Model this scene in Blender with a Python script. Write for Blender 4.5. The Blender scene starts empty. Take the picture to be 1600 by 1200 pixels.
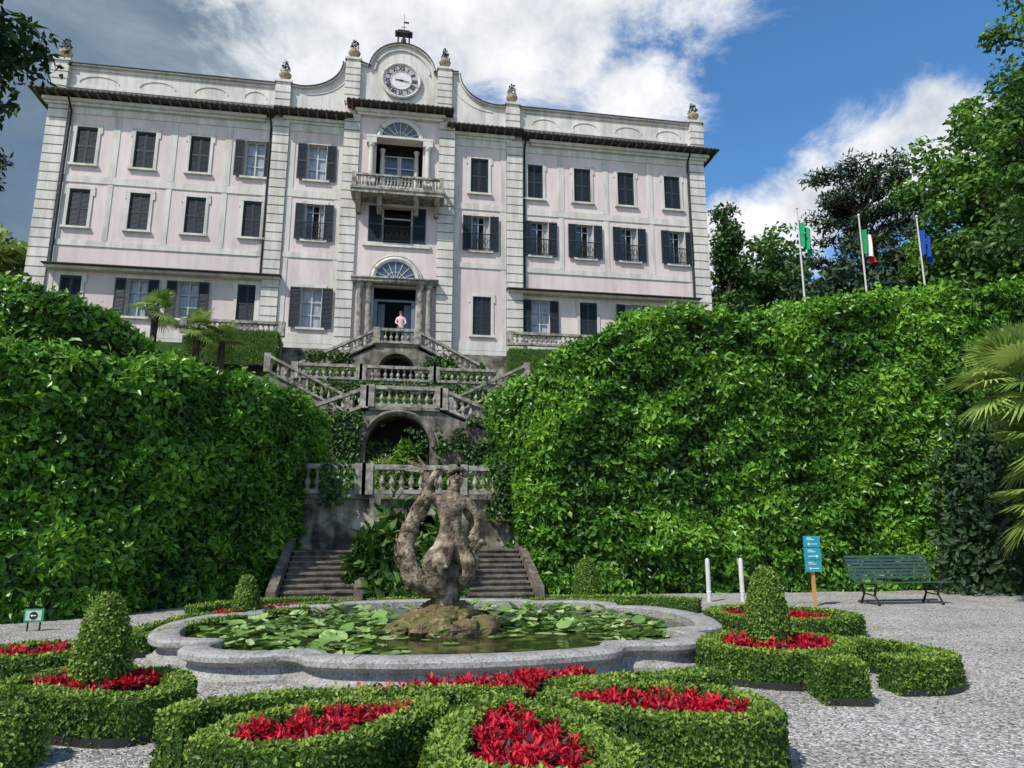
import bpy, math, random
import numpy as np
from mathutils import Vector, Matrix
random.seed(7); RNG=np.random.default_rng(11)
SC=bpy.context.scene; COL=SC.collection
pi=math.pi
# ------------------------------------------------------------------ helpers
def link(o,parent=None):
    COL.objects.link(o)
    if parent is not None: o.parent=parent
    return o
def empty(name):
    e=bpy.data.objects.new(name,None); COL.objects.link(e); e.empty_display_size=.1; return e
def meshobj(name,v,f,mat,parent=None,smooth=False,rnd=None):
    me=bpy.data.meshes.new(name); me.from_pydata(v,[],f); 
    if mat is not None:
        for m in (mat if isinstance(mat,(list,tuple)) else [mat]): me.materials.append(m)
    if smooth: me.polygons.foreach_set('use_smooth',[True]*len(me.polygons))
    if rnd is not None:
        a=me.attributes.new('rnd','FLOAT','FACE'); a.data.foreach_set('value',rnd)
    me.update(); o=bpy.data.objects.new(name,me); return link(o,parent)
class N_:
    def __init__(s,nt): s.nt=nt
    def __call__(s,t,**kw):
        n=s.nt.nodes.new(t)
        for k,v in kw.items():
            if k.startswith('i_'):
                key=k[2:]; key=int(key) if key.isdigit() else key
                if hasattr(v,'is_output'): s.nt.links.new(v,n.inputs[key])
                else: n.inputs[key].default_value=v
            else: setattr(n,k,v)
        return n
    def l(s,a,b): s.nt.links.new(a,b)
def newmat(name):
    m=bpy.data.materials.new(name); m.use_nodes=True; nt=m.node_tree
    b=nt.nodes['Principled BSDF']; return m,N_(nt),b
def c4(c): return (c[0],c[1],c[2],1)
def ramp(N,fac,stops):
    r=N('ShaderNodeValToRGB'); N.l(fac,r.inputs[0]); e=r.color_ramp.elements
    while len(e)<len(stops): e.new(.5)
    for i,(p,c) in enumerate(stops): e[i].position=p; e[i].color=c4(c)
    return r.outputs[0]
def noisemat(name,stops,scale=3,rough=.8,bump=.2,bscale=None,detail=6,spec=.3,stretch=None,dist=.02,metal=0,stain=0):
    m,N,b=newmat(name); g=N('ShaderNodeNewGeometry'); vec=g.outputs['Position']
    if stretch:
        mp=N('ShaderNodeMapping'); N.l(vec,mp.inputs[0]); mp.inputs['Scale'].default_value=stretch; vec=mp.outputs[0]
    n=N('ShaderNodeTexNoise'); N.l(vec,n.inputs['Vector']); n.inputs['Scale'].default_value=scale; n.inputs['Detail'].default_value=detail; n.inputs['Roughness'].default_value=.62
    col=ramp(N,n.outputs[0],stops)
    if stain:
        mp=N('ShaderNodeMapping'); N.l(g.outputs['Position'],mp.inputs[0]); mp.inputs['Scale'].default_value=(2.2,2.2,.22)
        n3=N('ShaderNodeTexNoise'); N.l(mp.outputs[0],n3.inputs['Vector']); n3.inputs['Scale'].default_value=1.6; n3.inputs['Detail'].default_value=7; n3.inputs['Roughness'].default_value=.7
        k=1-stain; c2=ramp(N,n3.outputs[0],[(.34,(k,k*.98,k*.94)),(.56,(1,1,1))])
        mx=N('ShaderNodeMix',data_type='RGBA',blend_type='MULTIPLY'); mx.inputs['Factor'].default_value=1; N.l(col,mx.inputs[6]); N.l(c2,mx.inputs[7]); col=mx.outputs[2]
    N.l(col,b.inputs['Base Color'])
    b.inputs['Roughness'].default_value=rough; b.inputs['Specular IOR Level'].default_value=spec; b.inputs['Metallic'].default_value=metal
    if bump:
        n2=N('ShaderNodeTexNoise'); N.l(g.outputs['Position'],n2.inputs['Vector']); n2.inputs['Scale'].default_value=bscale or scale*4; n2.inputs['Detail'].default_value=5
        bp=N('ShaderNodeBump'); bp.inputs['Strength'].default_value=bump; bp.inputs['Distance'].default_value=dist
        N.l(n2.outputs[0],bp.inputs['Height']); N.l(bp.outputs[0],b.inputs['Normal'])
    return m
def flat(name,c,rough=.6,spec=.3): 
    c=np.array(c); return noisemat(name,[(.3,tuple(c*.85)),(.7,tuple(np.minimum(c*1.12,1)))],scale=5,rough=rough,bump=.05,spec=spec)
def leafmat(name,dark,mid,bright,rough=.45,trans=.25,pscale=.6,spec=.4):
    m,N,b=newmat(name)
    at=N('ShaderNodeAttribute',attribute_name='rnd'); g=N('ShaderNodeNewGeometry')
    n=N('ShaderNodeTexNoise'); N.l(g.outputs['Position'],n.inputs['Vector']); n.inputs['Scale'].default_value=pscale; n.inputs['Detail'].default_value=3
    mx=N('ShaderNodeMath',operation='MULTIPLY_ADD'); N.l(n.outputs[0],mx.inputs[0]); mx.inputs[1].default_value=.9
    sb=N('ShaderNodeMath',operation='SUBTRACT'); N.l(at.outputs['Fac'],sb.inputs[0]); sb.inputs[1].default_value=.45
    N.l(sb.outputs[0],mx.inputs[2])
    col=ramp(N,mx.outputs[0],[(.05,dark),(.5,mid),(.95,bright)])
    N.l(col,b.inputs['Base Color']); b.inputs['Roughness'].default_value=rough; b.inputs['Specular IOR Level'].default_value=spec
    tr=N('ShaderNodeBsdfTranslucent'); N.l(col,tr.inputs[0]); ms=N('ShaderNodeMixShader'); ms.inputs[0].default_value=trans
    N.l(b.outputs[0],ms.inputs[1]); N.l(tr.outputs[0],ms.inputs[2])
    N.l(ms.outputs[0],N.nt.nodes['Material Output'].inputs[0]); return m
def _h(a,b,c,s): 
    x=np.sin(a*127.1+b*311.7+c*74.7+s*19.19)*43758.5453; return x-np.floor(x)
def vnoise(p,s=0):
    i=np.floor(p); f=p-i; f=f*f*(3-2*f); x,y,z=i.T; fx,fy,fz=f.T
    def L(a,b,t): return a+(b-a)*t
    return L(L(L(_h(x,y,z,s),_h(x+1,y,z,s),fx),L(_h(x,y+1,z,s),_h(x+1,y+1,z,s),fx),fy),
             L(L(_h(x,y,z+1,s),_h(x+1,y,z+1,s),fx),L(_h(x,y+1,z+1,s),_h(x+1,y+1,z+1,s),fx),fy),fz)
def fbm(p,s=0,o=3):
    r=0;a=1;t=0
    for k in range(o): r=r+a*vnoise(p*(2**k),s+k); t+=a; a*=.5
    return r/t*2-1
def unit(v): return v/np.maximum(np.linalg.norm(v,axis=1,keepdims=True),1e-9)
def leaves(name,P,N,L,W,mat,spread=.8,out=.4,parent=None,rnd=None,droop=0,var=.35):
    n=len(P); R=RNG.normal(size=(n,3)); R2=RNG.normal(size=(n,3))
    Nn=unit(unit(N)+spread*.5*R); D=unit(np.cross(Nn,R2)); D=unit(D+out*unit(N)-np.array([0,0,droop])); U=unit(np.cross(Nn,D))
    k=(1+var*(RNG.random((n,1))*2-1)); l=L*k; w=W*k
    v0=P; v1=P+D*l*.45+U*w*.5+Nn*w*.12; v2=P+D*l-Nn*w*.15; v3=P+D*l*.45-U*w*.5+Nn*w*.12
    V=np.stack([v0,v1,v2,v3],1).reshape(-1,3); F=np.arange(n*4).reshape(-1,4)
    r=RNG.random(n) if rnd is None else np.clip(rnd+RNG.normal(size=n)*.18,0,1)
    return meshobj(name,V.tolist(),F.tolist(),mat,parent,rnd=r.astype(np.float32))
class B_:
    def __init__(s): s.v=[];s.f=[]
    def hexa(s,p):
        n=len(s.v); s.v+= [tuple(q) for q in p]
        s.f+=[tuple(n+i for i in q) for q in ((0,3,2,1),(4,5,6,7),(0,1,5,4),(1,2,6,5),(2,3,7,6),(3,0,4,7))]
    def box(s,x0,x1,y0,y1,z0,z1):
        s.hexa([(x0,y0,z0),(x1,y0,z0),(x1,y1,z0),(x0,y1,z0),(x0,y0,z1),(x1,y0,z1),(x1,y1,z1),(x0,y1,z1)])
    def quad(s,*p): n=len(s.v); s.v+=list(p); s.f.append(tuple(range(n,n+len(p))))
    def lathe(s,c,prof,seg=10,rot=0):
        n=len(s.v)
        for r,z in prof:
            for k in range(seg): a=2*pi*k/seg+rot; s.v.append((c[0]+r*math.cos(a),c[1]+r*math.sin(a),c[2]+z))
        for i in range(len(prof)-1):
            for k in range(seg): k2=(k+1)%seg; s.f.append((n+i*seg+k,n+i*seg+k2,n+(i+1)*seg+k2,n+(i+1)*seg+k))
        s.f.append(tuple(n+(len(prof)-1)*seg+k for k in range(seg)))
    def tube(s,pts,rad,seg=8):
        n=len(s.v); pts=[Vector(p) for p in pts]
        for i,p in enumerate(pts):
            t=(pts[min(i+1,len(pts)-1)]-pts[max(i-1,0)]).normalized()
            ref=Vector((0,0,1)) if abs(t.z)<.9 else Vector((1,0,0)); a=t.cross(ref).normalized(); b=t.cross(a)
            for k in range(seg): q=p+(a*math.cos(2*pi*k/seg)+b*math.sin(2*pi*k/seg))*rad[i]; s.v.append(tuple(q))
        for i in range(len(pts)-1):
            for k in range(seg): k2=(k+1)%seg; s.f.append((n+i*seg+k,n+i*seg+k2,n+(i+1)*seg+k2,n+(i+1)*seg+k))
        s.f.append(tuple(n+(len(pts)-1)*seg+k for k in range(seg))); s.f.append(tuple(n+k for k in range(seg))[::-1])
    def make(s,name,mat,parent=None,smooth=False): return meshobj(name,s.v,s.f,mat,parent,smooth)
def catmull(P,closed,sub=8):
    P=[np.array(p,float) for p in P]; n=len(P); out=[]
    rng=range(n) if closed else range(n-1)
    for i in rng:
        if closed: a,b,c,d=P[(i-1)%n],P[i],P[(i+1)%n],P[(i+2)%n]
        else: a,b,c,d=P[max(i-1,0)],P[i],P[i+1],P[min(i+2,n-1)]
        for k in range(sub):
            t=k/sub; out.append(.5*((2*b)+(-a+c)*t+(2*a-5*b+4*c-d)*t*t+(-a+3*b-3*c+d)*t**3))
    if closed: out.append(out[0])
    else: out.append(P[-1])
    return np.array(out)
class Path:
    def __init__(s,P,closed=False,sub=8):
        s.p=catmull(P,closed,sub); s.closed=closed
        d=np.diff(s.p,axis=0); s.seg=np.linalg.norm(d,axis=1); s.s=np.concatenate([[0],np.cumsum(s.seg)]); s.L=s.s[-1]
        t=np.gradient(s.p,axis=0); 
        if closed: t[0]=t[-1]=s.p[1]-s.p[-2]
        s.t=t/np.linalg.norm(t,axis=1,keepdims=True)
    def at(s,q):
        x=np.interp(q,s.s,s.p[:,0]); y=np.interp(q,s.s,s.p[:,1]); tx=np.interp(q,s.s,s.t[:,0]); ty=np.interp(q,s.s,s.t[:,1])
        l=np.hypot(tx,ty); return x,y,tx/l,ty/l
def gridfaces(nu,nv): return [(i*nv+j,(i+1)*nv+j,(i+1)*nv+j+1,i*nv+j+1) for i in range(nu-1) for j in range(nv-1)]
# ------------------------------------------------------------------ materials
M={}
M['pink']=noisemat('pink_stucco',[(.3,(.50,.425,.415)),(.55,(.60,.515,.50)),(.75,(.655,.57,.55))],scale=.5,rough=.9,bump=.15,bscale=14,stretch=(1,1,.5),stain=.12)
M['cream']=noisemat('cream_stone',[(.3,(.44,.425,.385)),(.55,(.58,.565,.52)),(.8,(.67,.655,.61))],scale=1.3,rough=.85,bump=.2,bscale=14,stretch=(1,1,.4),stain=.25)
M['shutter']=flat('shutter_paint',(.022,.032,.042),.5)
M['iron']=flat('dark_iron',(.015,.015,.016),.5)
M['roof']=noisemat('roof_tile',[(.3,(.03,.027,.026)),(.7,(.09,.078,.07))],scale=4,rough=.9,bump=.4)
M['sash']=flat('window_sash_paint',(.42,.43,.42),.5)
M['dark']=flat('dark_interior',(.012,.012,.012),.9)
m,N,b=newmat('window_glass'); b.inputs['Base Color'].default_value=(.06,.08,.10,1); b.inputs['Roughness'].default_value=.06; b.inputs['Specular IOR Level'].default_value=.8; M['glass']=m
M['curtain']=noisemat('curtain',[(.35,(.16,.19,.22)),(.65,(.40,.44,.46))],scale=4,rough=.3,bump=0,stretch=(2.5,1,.3),spec=.6)
M['stone']=noisemat('weathered_stone',[(.32,(.04,.037,.03)),(.45,(.13,.12,.095)),(.58,(.25,.235,.19)),(.8,(.40,.38,.33))],scale=2.0,rough=.92,bump=.6,bscale=12,detail=10,stain=.5)
M['step']=noisemat('step_stone',[(.32,(.05,.043,.033)),(.5,(.135,.117,.092)),(.75,(.26,.23,.185))],scale=4,rough=.92,bump=.6,bscale=20,detail=9,stain=.3)
M['stain']=noisemat('stained_wall',[(.34,(.02,.018,.015)),(.43,(.09,.08,.06)),(.49,(.22,.20,.15)),(.56,(.42,.39,.31)),(.7,(.55,.53,.45))],scale=1.0,rough=.92,bump=.7,bscale=9,detail=12,stain=.55)
M['stonelight']=noisemat('balustrade_stone',[(.30,(.05,.047,.04)),(.43,(.21,.195,.165)),(.62,(.40,.38,.33)),(.8,(.48,.46,.41))],scale=5,rough=.9,bump=.5,bscale=25,detail=8,stain=.35)
M['basin']=noisemat('basin_granite',[(.30,(.11,.108,.10)),(.5,(.31,.305,.29)),(.72,(.46,.455,.43))],scale=38,rough=.9,bump=.5,bscale=70,detail=6,dist=.008,stain=.35)
M['statue']=noisemat('statue_stone',[(.34,(.03,.023,.016)),(.46,(.12,.092,.062)),(.58,(.27,.215,.15)),(.75,(.48,.42,.34))],scale=6,rough=.85,bump=1,bscale=24,detail=9,dist=.035)
M['moss']=noisemat('mossy_rock',[(.3,(.02,.015,.01)),(.44,(.15,.105,.06)),(.54,(.09,.10,.02)),(.62,(.26,.19,.11)),(.78,(.42,.34,.22))],scale=5,rough=.9,bump=1,bscale=14,dist=.05)
M['soil']=noisemat('soil',[(.3,(.02,.014,.01)),(.7,(.06,.04,.03))],scale=20,rough=1,bump=.6)
M['edging']=flat('metal_edging',(.02,.02,.02),.6)
M['bark']=noisemat('bark',[(.3,(.02,.015,.011)),(.7,(.08,.062,.046))],scale=5,rough=.95,bump=.9,stretch=(3,3,.6))
M['grass']=noisemat('hill_grass',[(.3,(.02,.05,.01)),(.7,(.06,.12,.025))],scale=2,rough=1,bump=.5)
M['laurel']=leafmat('laurel_leaf',(.013,.045,.004),(.062,.18,.012),(.21,.43,.04),rough=.36,trans=.3,pscale=.7)
M['box']=leafmat('box_leaf',(.025,.065,.008),(.095,.185,.02),(.30,.41,.065),rough=.5,trans=.3,pscale=3)
M['tree']=leafmat('tree_leaf',(.015,.045,.008),(.045,.11,.015),(.11,.21,.03),rough=.5,trans=.25,pscale=.25)
M['treeb']=leafmat('bright_tree_leaf',(.02,.06,.006),(.075,.19,.015),(.20,.37,.04),rough=.5,trans=.35,pscale=.3)
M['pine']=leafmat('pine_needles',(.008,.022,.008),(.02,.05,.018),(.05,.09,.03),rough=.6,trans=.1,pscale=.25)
M['palm']=leafmat('palm_leaf',(.06,.12,.02),(.18,.28,.05),(.38,.48,.12),rough=.4,trans=.3,pscale=1)
M['ivy']=leafmat('ivy_leaf',(.012,.035,.006),(.035,.09,.012),(.10,.19,.03),rough=.45,trans=.2,pscale=1.5)
M['red']=leafmat('red_flower',(.20,.002,.010),(.52,.004,.024),(.78,.015,.05),rough=.55,trans=.3,pscale=6)
M['maroon']=leafmat('maroon_leaf',(.02,.006,.006),(.05,.015,.01),(.07,.05,.02),rough=.5,trans=.2,pscale=6)
M['lily']=leafmat('lily_pad',(.05,.11,.02),(.17,.30,.06),(.38,.50,.20),rough=.35,trans=.15,pscale=2.5,spec=.6)
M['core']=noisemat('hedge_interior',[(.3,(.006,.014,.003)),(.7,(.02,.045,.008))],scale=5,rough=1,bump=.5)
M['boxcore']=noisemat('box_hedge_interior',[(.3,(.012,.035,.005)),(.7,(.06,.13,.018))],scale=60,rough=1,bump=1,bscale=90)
m,N,b=newmat('gravel'); g=N('ShaderNodeNewGeometry'); vo=N('ShaderNodeTexVoronoi'); N.l(g.outputs['Position'],vo.inputs['Vector']); vo.inputs['Scale'].default_value=46
sx=N('ShaderNodeSeparateColor'); N.l(vo.outputs['Color'],sx.inputs[0])
c1=ramp(N,sx.outputs[0],[(0,(.10,.095,.088)),(.35,(.28,.27,.25)),(.7,(.43,.42,.395)),(1,(.68,.67,.64))])
n=N('ShaderNodeTexNoise'); N.l(g.outputs['Position'],n.inputs['Vector']); n.inputs['Scale'].default_value=.8; n.inputs['Detail'].default_value=9; n.inputs['Roughness'].default_value=.65
c2=ramp(N,n.outputs[0],[(.3,(.60,.58,.545)),(.5,(.86,.85,.82)),(.7,(1,1,1))])
mx=N('ShaderNodeMix',data_type='RGBA',blend_type='MULTIPLY'); mx.inputs['Factor'].default_value=1; N.l(c1,mx.inputs[6]); N.l(c2,mx.inputs[7]); N.l(mx.outputs[2],b.inputs['Base Color'])
b.inputs['Roughness'].default_value=.9; bp=N('ShaderNodeBump'); bp.invert=True; bp.inputs['Strength'].default_value=.9; bp.inputs['Distance'].default_value=.015; N.l(vo.outputs['Distance'],bp.inputs['Height']); N.l(bp.outputs[0],b.inputs['Normal']); M['gravel']=m
m,N,b=newmat('pond_water'); g=N('ShaderNodeNewGeometry'); n=N('ShaderNodeTexNoise'); N.l(g.outputs['Position'],n.inputs['Vector']); n.inputs['Scale'].default_value=3; n.inputs['Detail'].default_value=8
N.l(ramp(N,n.outputs[0],[(.35,(.012,.014,.006)),(.52,(.03,.035,.01)),(.64,(.10,.12,.03)),(.75,(.17,.19,.05))]),b.inputs['Base Color']); b.inputs['Roughness'].default_value=.07; b.inputs['Specular IOR Level'].default_value=.6
n2=N('ShaderNodeTexNoise'); N.l(g.outputs['Position'],n2.inputs['Vector']); n2.inputs['Scale'].default_value=9; bp=N('ShaderNodeBump'); bp.inputs['Strength'].default_value=.25; bp.inputs['Distance'].default_value=.02; N.l(n2.outputs[0],bp.inputs['Height']); N.l(bp.outputs[0],b.inputs['Normal']); M['water']=m
# ------------------------------------------------------------------ ground / terraces
B=B_(); B.quad((-250,-150,0),(250,-150,0),(250,400,0),(-250,400,0)); B.make('gravel_ground',M['gravel'])
B=B_(); B.box(-120,120,33.6,200,.5,9.3); B.box(-60,-8.4,21,33.6,.5,5.0); B.box(10,80,21,33.6,.5,6.2)
B.box(-60,-8,30.6,33.7,.6,9.25); B.box(8,80,30.6,33.7,.6,9.25)
B.make('terrace_ground',M['grass'])
n=9000; P=np.column_stack([RNG.uniform(-4.5,9,n),RNG.uniform(3,9,n),np.full(n,.004)]); r=.006+.008*RNG.random((n,1)); 
o_=np.array([[1,0,0],[0,1,0],[-1,0,0],[0,-1,0],[0,0,.8]]); a=RNG.random(n)*pi; ca,sa=np.cos(a)[:,None],np.sin(a)[:,None]
O=np.stack([ca*o_[:,0]-sa*o_[:,1],sa*o_[:,0]+ca*o_[:,1],np.tile(o_[:,2],(n,1))],2); V=(P[:,None,:]+O*r[:,:,None]).reshape(-1,3); k=np.arange(n)[:,None]*5
F=np.concatenate([k+np.array([[i,(i+1)%4,4]]) for i in range(4)]); meshobj('loose_pebbles',V.tolist(),F.tolist(),M['gravel'])
n=160; P=np.column_stack([RNG.uniform(-5,12,n),RNG.uniform(4,16,n),np.full(n,.012)]); leaves('fallen_leaves',P,np.tile([0,0,1.],(n,1)),.06,.03,M['maroon'],spread=.3,out=.05)
# ------------------------------------------------------------------ VILLA
villa=empty('villa')
wall=B_(); trim=B_(); shut=B_(); sash=B_(); glass=B_(); cur=B_(); dark=B_(); iron=B_(); roof=B_()
def wallholes(Bd,x0,x1,z0,z1,y,holes,depth=.3):
    xs=sorted({x0,x1,*[h[0] for h in holes],*[h[1] for h in holes]}); zs=sorted({z0,z1,*[h[2] for h in holes],*[h[3] for h in holes]})
    for i in range(len(xs)-1):
        for j in range(len(zs)-1):
            cx=(xs[i]+xs[i+1])/2; cz=(zs[j]+zs[j+1])/2
            if any(h[0]<cx<h[1] and h[2]<cz<h[3] for h in holes): continue
            Bd.quad((xs[i],y,zs[j]),(xs[i+1],y,zs[j]),(xs[i+1],y,zs[j+1]),(xs[i],y,zs[j+1]))
    for a,b_,c,d in holes:
        Y=y+depth
        Bd.quad((a,y,c),(a,Y,c),(a,Y,d),(a,y,d)); Bd.quad((b_,y,c),(b_,y,d),(b_,Y,d),(b_,Y,c))
        Bd.quad((a,y,d),(a,Y,d),(b_,Y,d),(b_,y,d)); Bd.quad((a,y,c),(b_,y,c),(b_,Y,c),(a,Y,c))
def louvre(x0,x1,z0,z1,y):
    f=.05; shut.box(x0,x0+f,y,y+.05,z0,z1); shut.box(x1-f,x1,y,y+.05,z0,z1)
    for zz in (z0,(z0+z1)/2-.04,z1-.08): shut.box(x0+f,x1-f,y+.002,y+.048,zz,zz+.08)
    z=z0+.11
    while z<z1-.11:
        shut.hexa([(x0+f,y+.006,z),(x1-f,y+.006,z),(x1-f,y+.018,z-.004),(x0+f,y+.018,z-.004),(x0+f,y+.034,z+.055),(x1-f,y+.034,z+.055),(x1-f,y+.044,z+.05),(x0+f,y+.044,z+.05)]); z+=.062
    shut.quad((x0+.01,y+.046,z0+.01),(x1-.01,y+.046,z0+.01),(x1-.01,y+.046,z1-.01),(x0+.01,y+.046,z1-.01))
def window(xc,w,z0,z1,y,mode,inner='curtain',rail=False):
    a,b_=xc-w/2,xc+w/2
    t=.13
    trim.box(a-t,a,y-.05,y+.02,z0,z1); trim.box(b_,b_+t,y-.05,y+.02,z0,z1); trim.box(a-t-.06,b_+t+.06,y-.055,y+.02,z1,z1+.15); trim.box(a-t-.08,a-.02,y-.048,y+.02,z1-.30,z1-.002); trim.box(b_+.02,b_+t+.08,y-.048,y+.02,z1-.30,z1-.002)
    trim.box(a-t-.05,b_+t+.05,y-.14,y+.25,z0-.10,z0)
    if mode=='closed':
        louvre(a+.01,xc-.005,z0+.01,z1-.01,y+.03); louvre(xc+.005,b_-.01,z0+.01,z1-.01,y+.03)
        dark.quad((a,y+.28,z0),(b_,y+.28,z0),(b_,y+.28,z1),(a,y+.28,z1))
    else:
        j=random.uniform(-.02,.02)
        louvre(a-w/2-.02,a-.02,z0,z1-.02,y-.13+j); louvre(b_+.02,b_+w/2+.02,z0,z1-.02,y-.13-j)
        Y=y+.2
        if inner=='curtain':
            cur.quad((a,Y+.06,z0),(b_,Y+.06,z0),(b_,Y+.06,z1),(a,Y+.06,z1))
            for q in (a,xc-.035,b_-.05): sash.box(q,q+(.07 if q==xc-.035 else .05),Y-.02,Y+.03,z0,z1)
            for k in range(4): zz=z0+(z1-z0-.05)*k/3; sash.box(a+.05,xc-.035,Y-.015,Y+.025,zz,zz+.05); sash.box(xc+.035,b_-.05,Y-.015,Y+.025,zz,zz+.05)
        else:
            Z=random.choice([0,.25,.4])
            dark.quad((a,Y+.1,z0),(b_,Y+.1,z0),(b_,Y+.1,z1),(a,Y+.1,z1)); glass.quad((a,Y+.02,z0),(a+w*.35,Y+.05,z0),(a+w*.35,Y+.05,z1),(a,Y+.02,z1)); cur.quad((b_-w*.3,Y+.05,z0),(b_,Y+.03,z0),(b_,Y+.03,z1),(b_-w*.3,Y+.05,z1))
            for q in (a,a+w*.35,b_-w*.3,b_-.05): sash.box(q,q+.045,Y-.02,Y+.01,z0,z1)
            sash.box(a+.05,b_-.05,Y-.025,Y-.021,z1-.38,z1-.34)
    if rail:
        ww=w/2+.05; iron.box(xc-ww,xc+ww,y-.2,y-.17,z0+.82,z0+.86); iron.box(xc-ww,xc+ww,y-.2,y-.17,z0+.05,z0+.08)
        k=-ww
        while k<=ww: iron.box(xc+k-.01,xc+k+.01,y-.195,y-.175,z0+.08,z0+.82); k+=.09
        for kk in (-.25,0,.25): iron.tube([(xc+kk+.1*math.cos(t_),y-.2,z0+.45+.16*math.sin(t_)) for t_ in np.linspace(0,2*pi,13)],[.014]*13,4)
zR1=(18.2,20.1); zR2=(15.1,16.95); zR3=(10.95,12.75)
secs=[(-16.5,-6.36,33.0),(-6.36,-2.96,32.85),(-2.96,2.51,32.6),(2.51,6.03,32.85),(6.03,16.05,33.0)]
wins=[]
for x,m_ in [(-14.72,'c'),(-12.15,'c'),(-9.68,'c'),(-7.15,'o'),(-4.2,'o'),(3.82,'c'),(6.69,'c'),(9.25,'c'),(11.62,'c'),(14.2,'c')]: wins.append((x,.9,*zR1,m_,'curtain',False))
for x,m_ in [(-14.7,'c'),(-12.1,'c'),(-9.63,'c'),(-7.05,'c'),(-4.16,'o'),(3.9,'o'),(6.95,'o'),(9.33,'o'),(11.7,'o'),(14.33,'o')]: wins.append((x,.88,*zR2,m_,'dark',m_=='o'))
for x,m_ in [(-14.6,'c'),(-11.78,'o'),(-9.6,'o'),(-7.0,'c'),(-4.08,'o'),(4.0,'c'),(6.95,'o'),(9.43,'c'),(11.8,'o'),(14.24,'o')]:
    z3=(10.75,12.72) if abs(x)<5 else zR3
    wins.append((x,.9 if abs(x)>5 or x>0 else .95,*z3,m_,'curtain',False))
XC=-.22
CH=[(XC-1.15,XC+1.15,18.12,20.5),(XC-.72,XC+.72,15.1,16.99),(XC-1.0,XC+1.0,9.47,12.9)]
for x0,x1,y in secs:
    hs=[(w[0]-w[1]/2,w[0]+w[1]/2,w[2],w[3]) for w in wins if x0<w[0]<x1]
    if x0==-2.96: hs=CH
    wallholes(wall,x0,x1,9.2,21.75 if x0!=-2.96 else 22.3,y,hs)
    for w in wins:
        if x0<w[0]<x1: window(w[0],w[1],w[2],w[3],y,'closed' if w[4]=='c' else 'open',w[5],w[6])
for x,ya,yb in [(-6.36,32.85,33.2),(-2.96,32.6,33.2),(2.51,32.6,33.2),(6.03,32.85,33.2)]: wall.quad((x,ya,9.2),(x,yb,9.2),(x,yb,22.2),(x,ya,22.2))
wall.quad((-16.5,33,9.2),(-16.5,47,9.2),(-16.5,47,22.9),(-16.5,33,22.9)); wall.quad((16.05,33,9.2),(16.05,33,22.9),(16.05,47,22.9),(16.05,47,9.2)); wall.quad((-16.5,47,9.2),(16.05,47,9.2),(16.05,47,22.9),(-16.5,47,22.9)); wall.quad((-16.5,33.3,22.6),(16.05,33.3,22.6),(16.05,47,22.6),(-16.5,47,22.6))
def pil(x0,x1,y,z0,z1):
    z=z0
    trim.box(x0+.03,x1-.03,y-.04,y+.05,z0,z1)
    while z<z1-.1:
        h=min(.40,z1-z); trim.box(x0,x1,y-.13,y+.05,z,z+h); z+=.46
for x0,x1,y in [(-16.5,-15.65,33),(-6.36,-5.6,32.85),(-2.96,-2.2,32.6),(1.72,2.51,32.6),(5.22,6.03,32.85),(15.22,16.05,33)]:
    pil(x0,x1,y,9.4,21.2 if abs(x0)>4 and x0!=1.72 else 21.8)
def band(x0,x1,y,z0,z1,p): trim.box(x0,x1,y-p,y+.02,z0,z1)
spans=[(-15.62,-6.37,33),(-5.57,-2.97,32.85),(2.52,5.2,32.85),(6.05,15.2,33)]
for x0,x1,y in spans:
    band(x0,x1,y,17.28,17.62,.045); band(x0,x1,y,20.75,21.15,.045); band(x0,x1,y,21.15,21.35,.10); band(x0,x1,y,14.18,14.45,.05); band(x0,x1,y,10.0,10.45,.05); band(x0,x1,y,9.4,9.98,.07)
    band(x0,x0+.28,y,10.46,14.17,.028); band(x1-.28,x1,y,10.46,14.17,.028); band(x0,x0+.3,y,14.46,17.27,.028); band(x1-.3,x1,y,14.46,17.27,.028); band(x0,x0+.3,y,17.63,20.74,.028); band(x1-.3,x1,y,17.63,20.74,.028)
for xa in (-13.45,-10.9,-8.4,8.1,10.5,12.95):
    band(xa-.16,xa+.16,33,17.64,20.73,.03); band(xa-.12,xa+.12,33,14.47,17.26,.03)
for x0,x1,y in [(-15.62,-5.55,32.9),(5.25,15.25,32.9)]:
    trim.box(x0,x1,y-.30,33.0,12.98,13.10); roof.hexa([(x0-.05,y-.55,13.1),(x1+.05,y-.55,13.1),(x1+.05,33,13.1),(x0-.05,33,13.1),(x0-.05,y-.55,13.14),(x1+.05,y-.55,13.14),(x1+.05,33,13.25),(x0-.05,33,13.25)])
raf=B_()
def eave(x0,x1,y0,y1,z):
    roof.hexa([(x0,y0,z),(x1,y0,z),(x1,y1,z+.03),(x0,y1,z+.03),(x0,y0,z+.06),(x1,y0,z+.06),(x1,y1,z+.26),(x0,y1,z+.26)])
    k=x0+.2
    while k<x1-.1: raf.box(k,k+.08,y0+.10,y1,z-.07,z-.002); k+=.45
    k=x0
    while k<x1-.15: roof.lathe((k+.1,y0+.02,z+.02),[(.04,0),(.06,.03),(.04,.07)],6); k+=.24
    trim.box(x0+.4,x1-.4,y1-.34,y1-.02,z-.24,z-.075); trim.box(x0+.5,x1-.5,y1-.22,y1-.015,z-.36,z-.24)
eave(-17.15,-6.3,32.2,33.0,21.46); eave(-6.3,-2.55,32.05,32.95,21.5); eave(2.1,6.0,32.05,32.95,21.5); eave(6.0,16.7,32.2,33.0,21.46); eave(-2.85,2.4,31.75,32.6,22.1)
raf.make('eave_rafters',flat('rafter_wood',(.13,.11,.09)),villa)
roof.box(-17.15,-16.5,33.0,47.5,21.46,21.52); roof.box(16.05,16.7,33.0,47.5,21.46,21.52)
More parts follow.
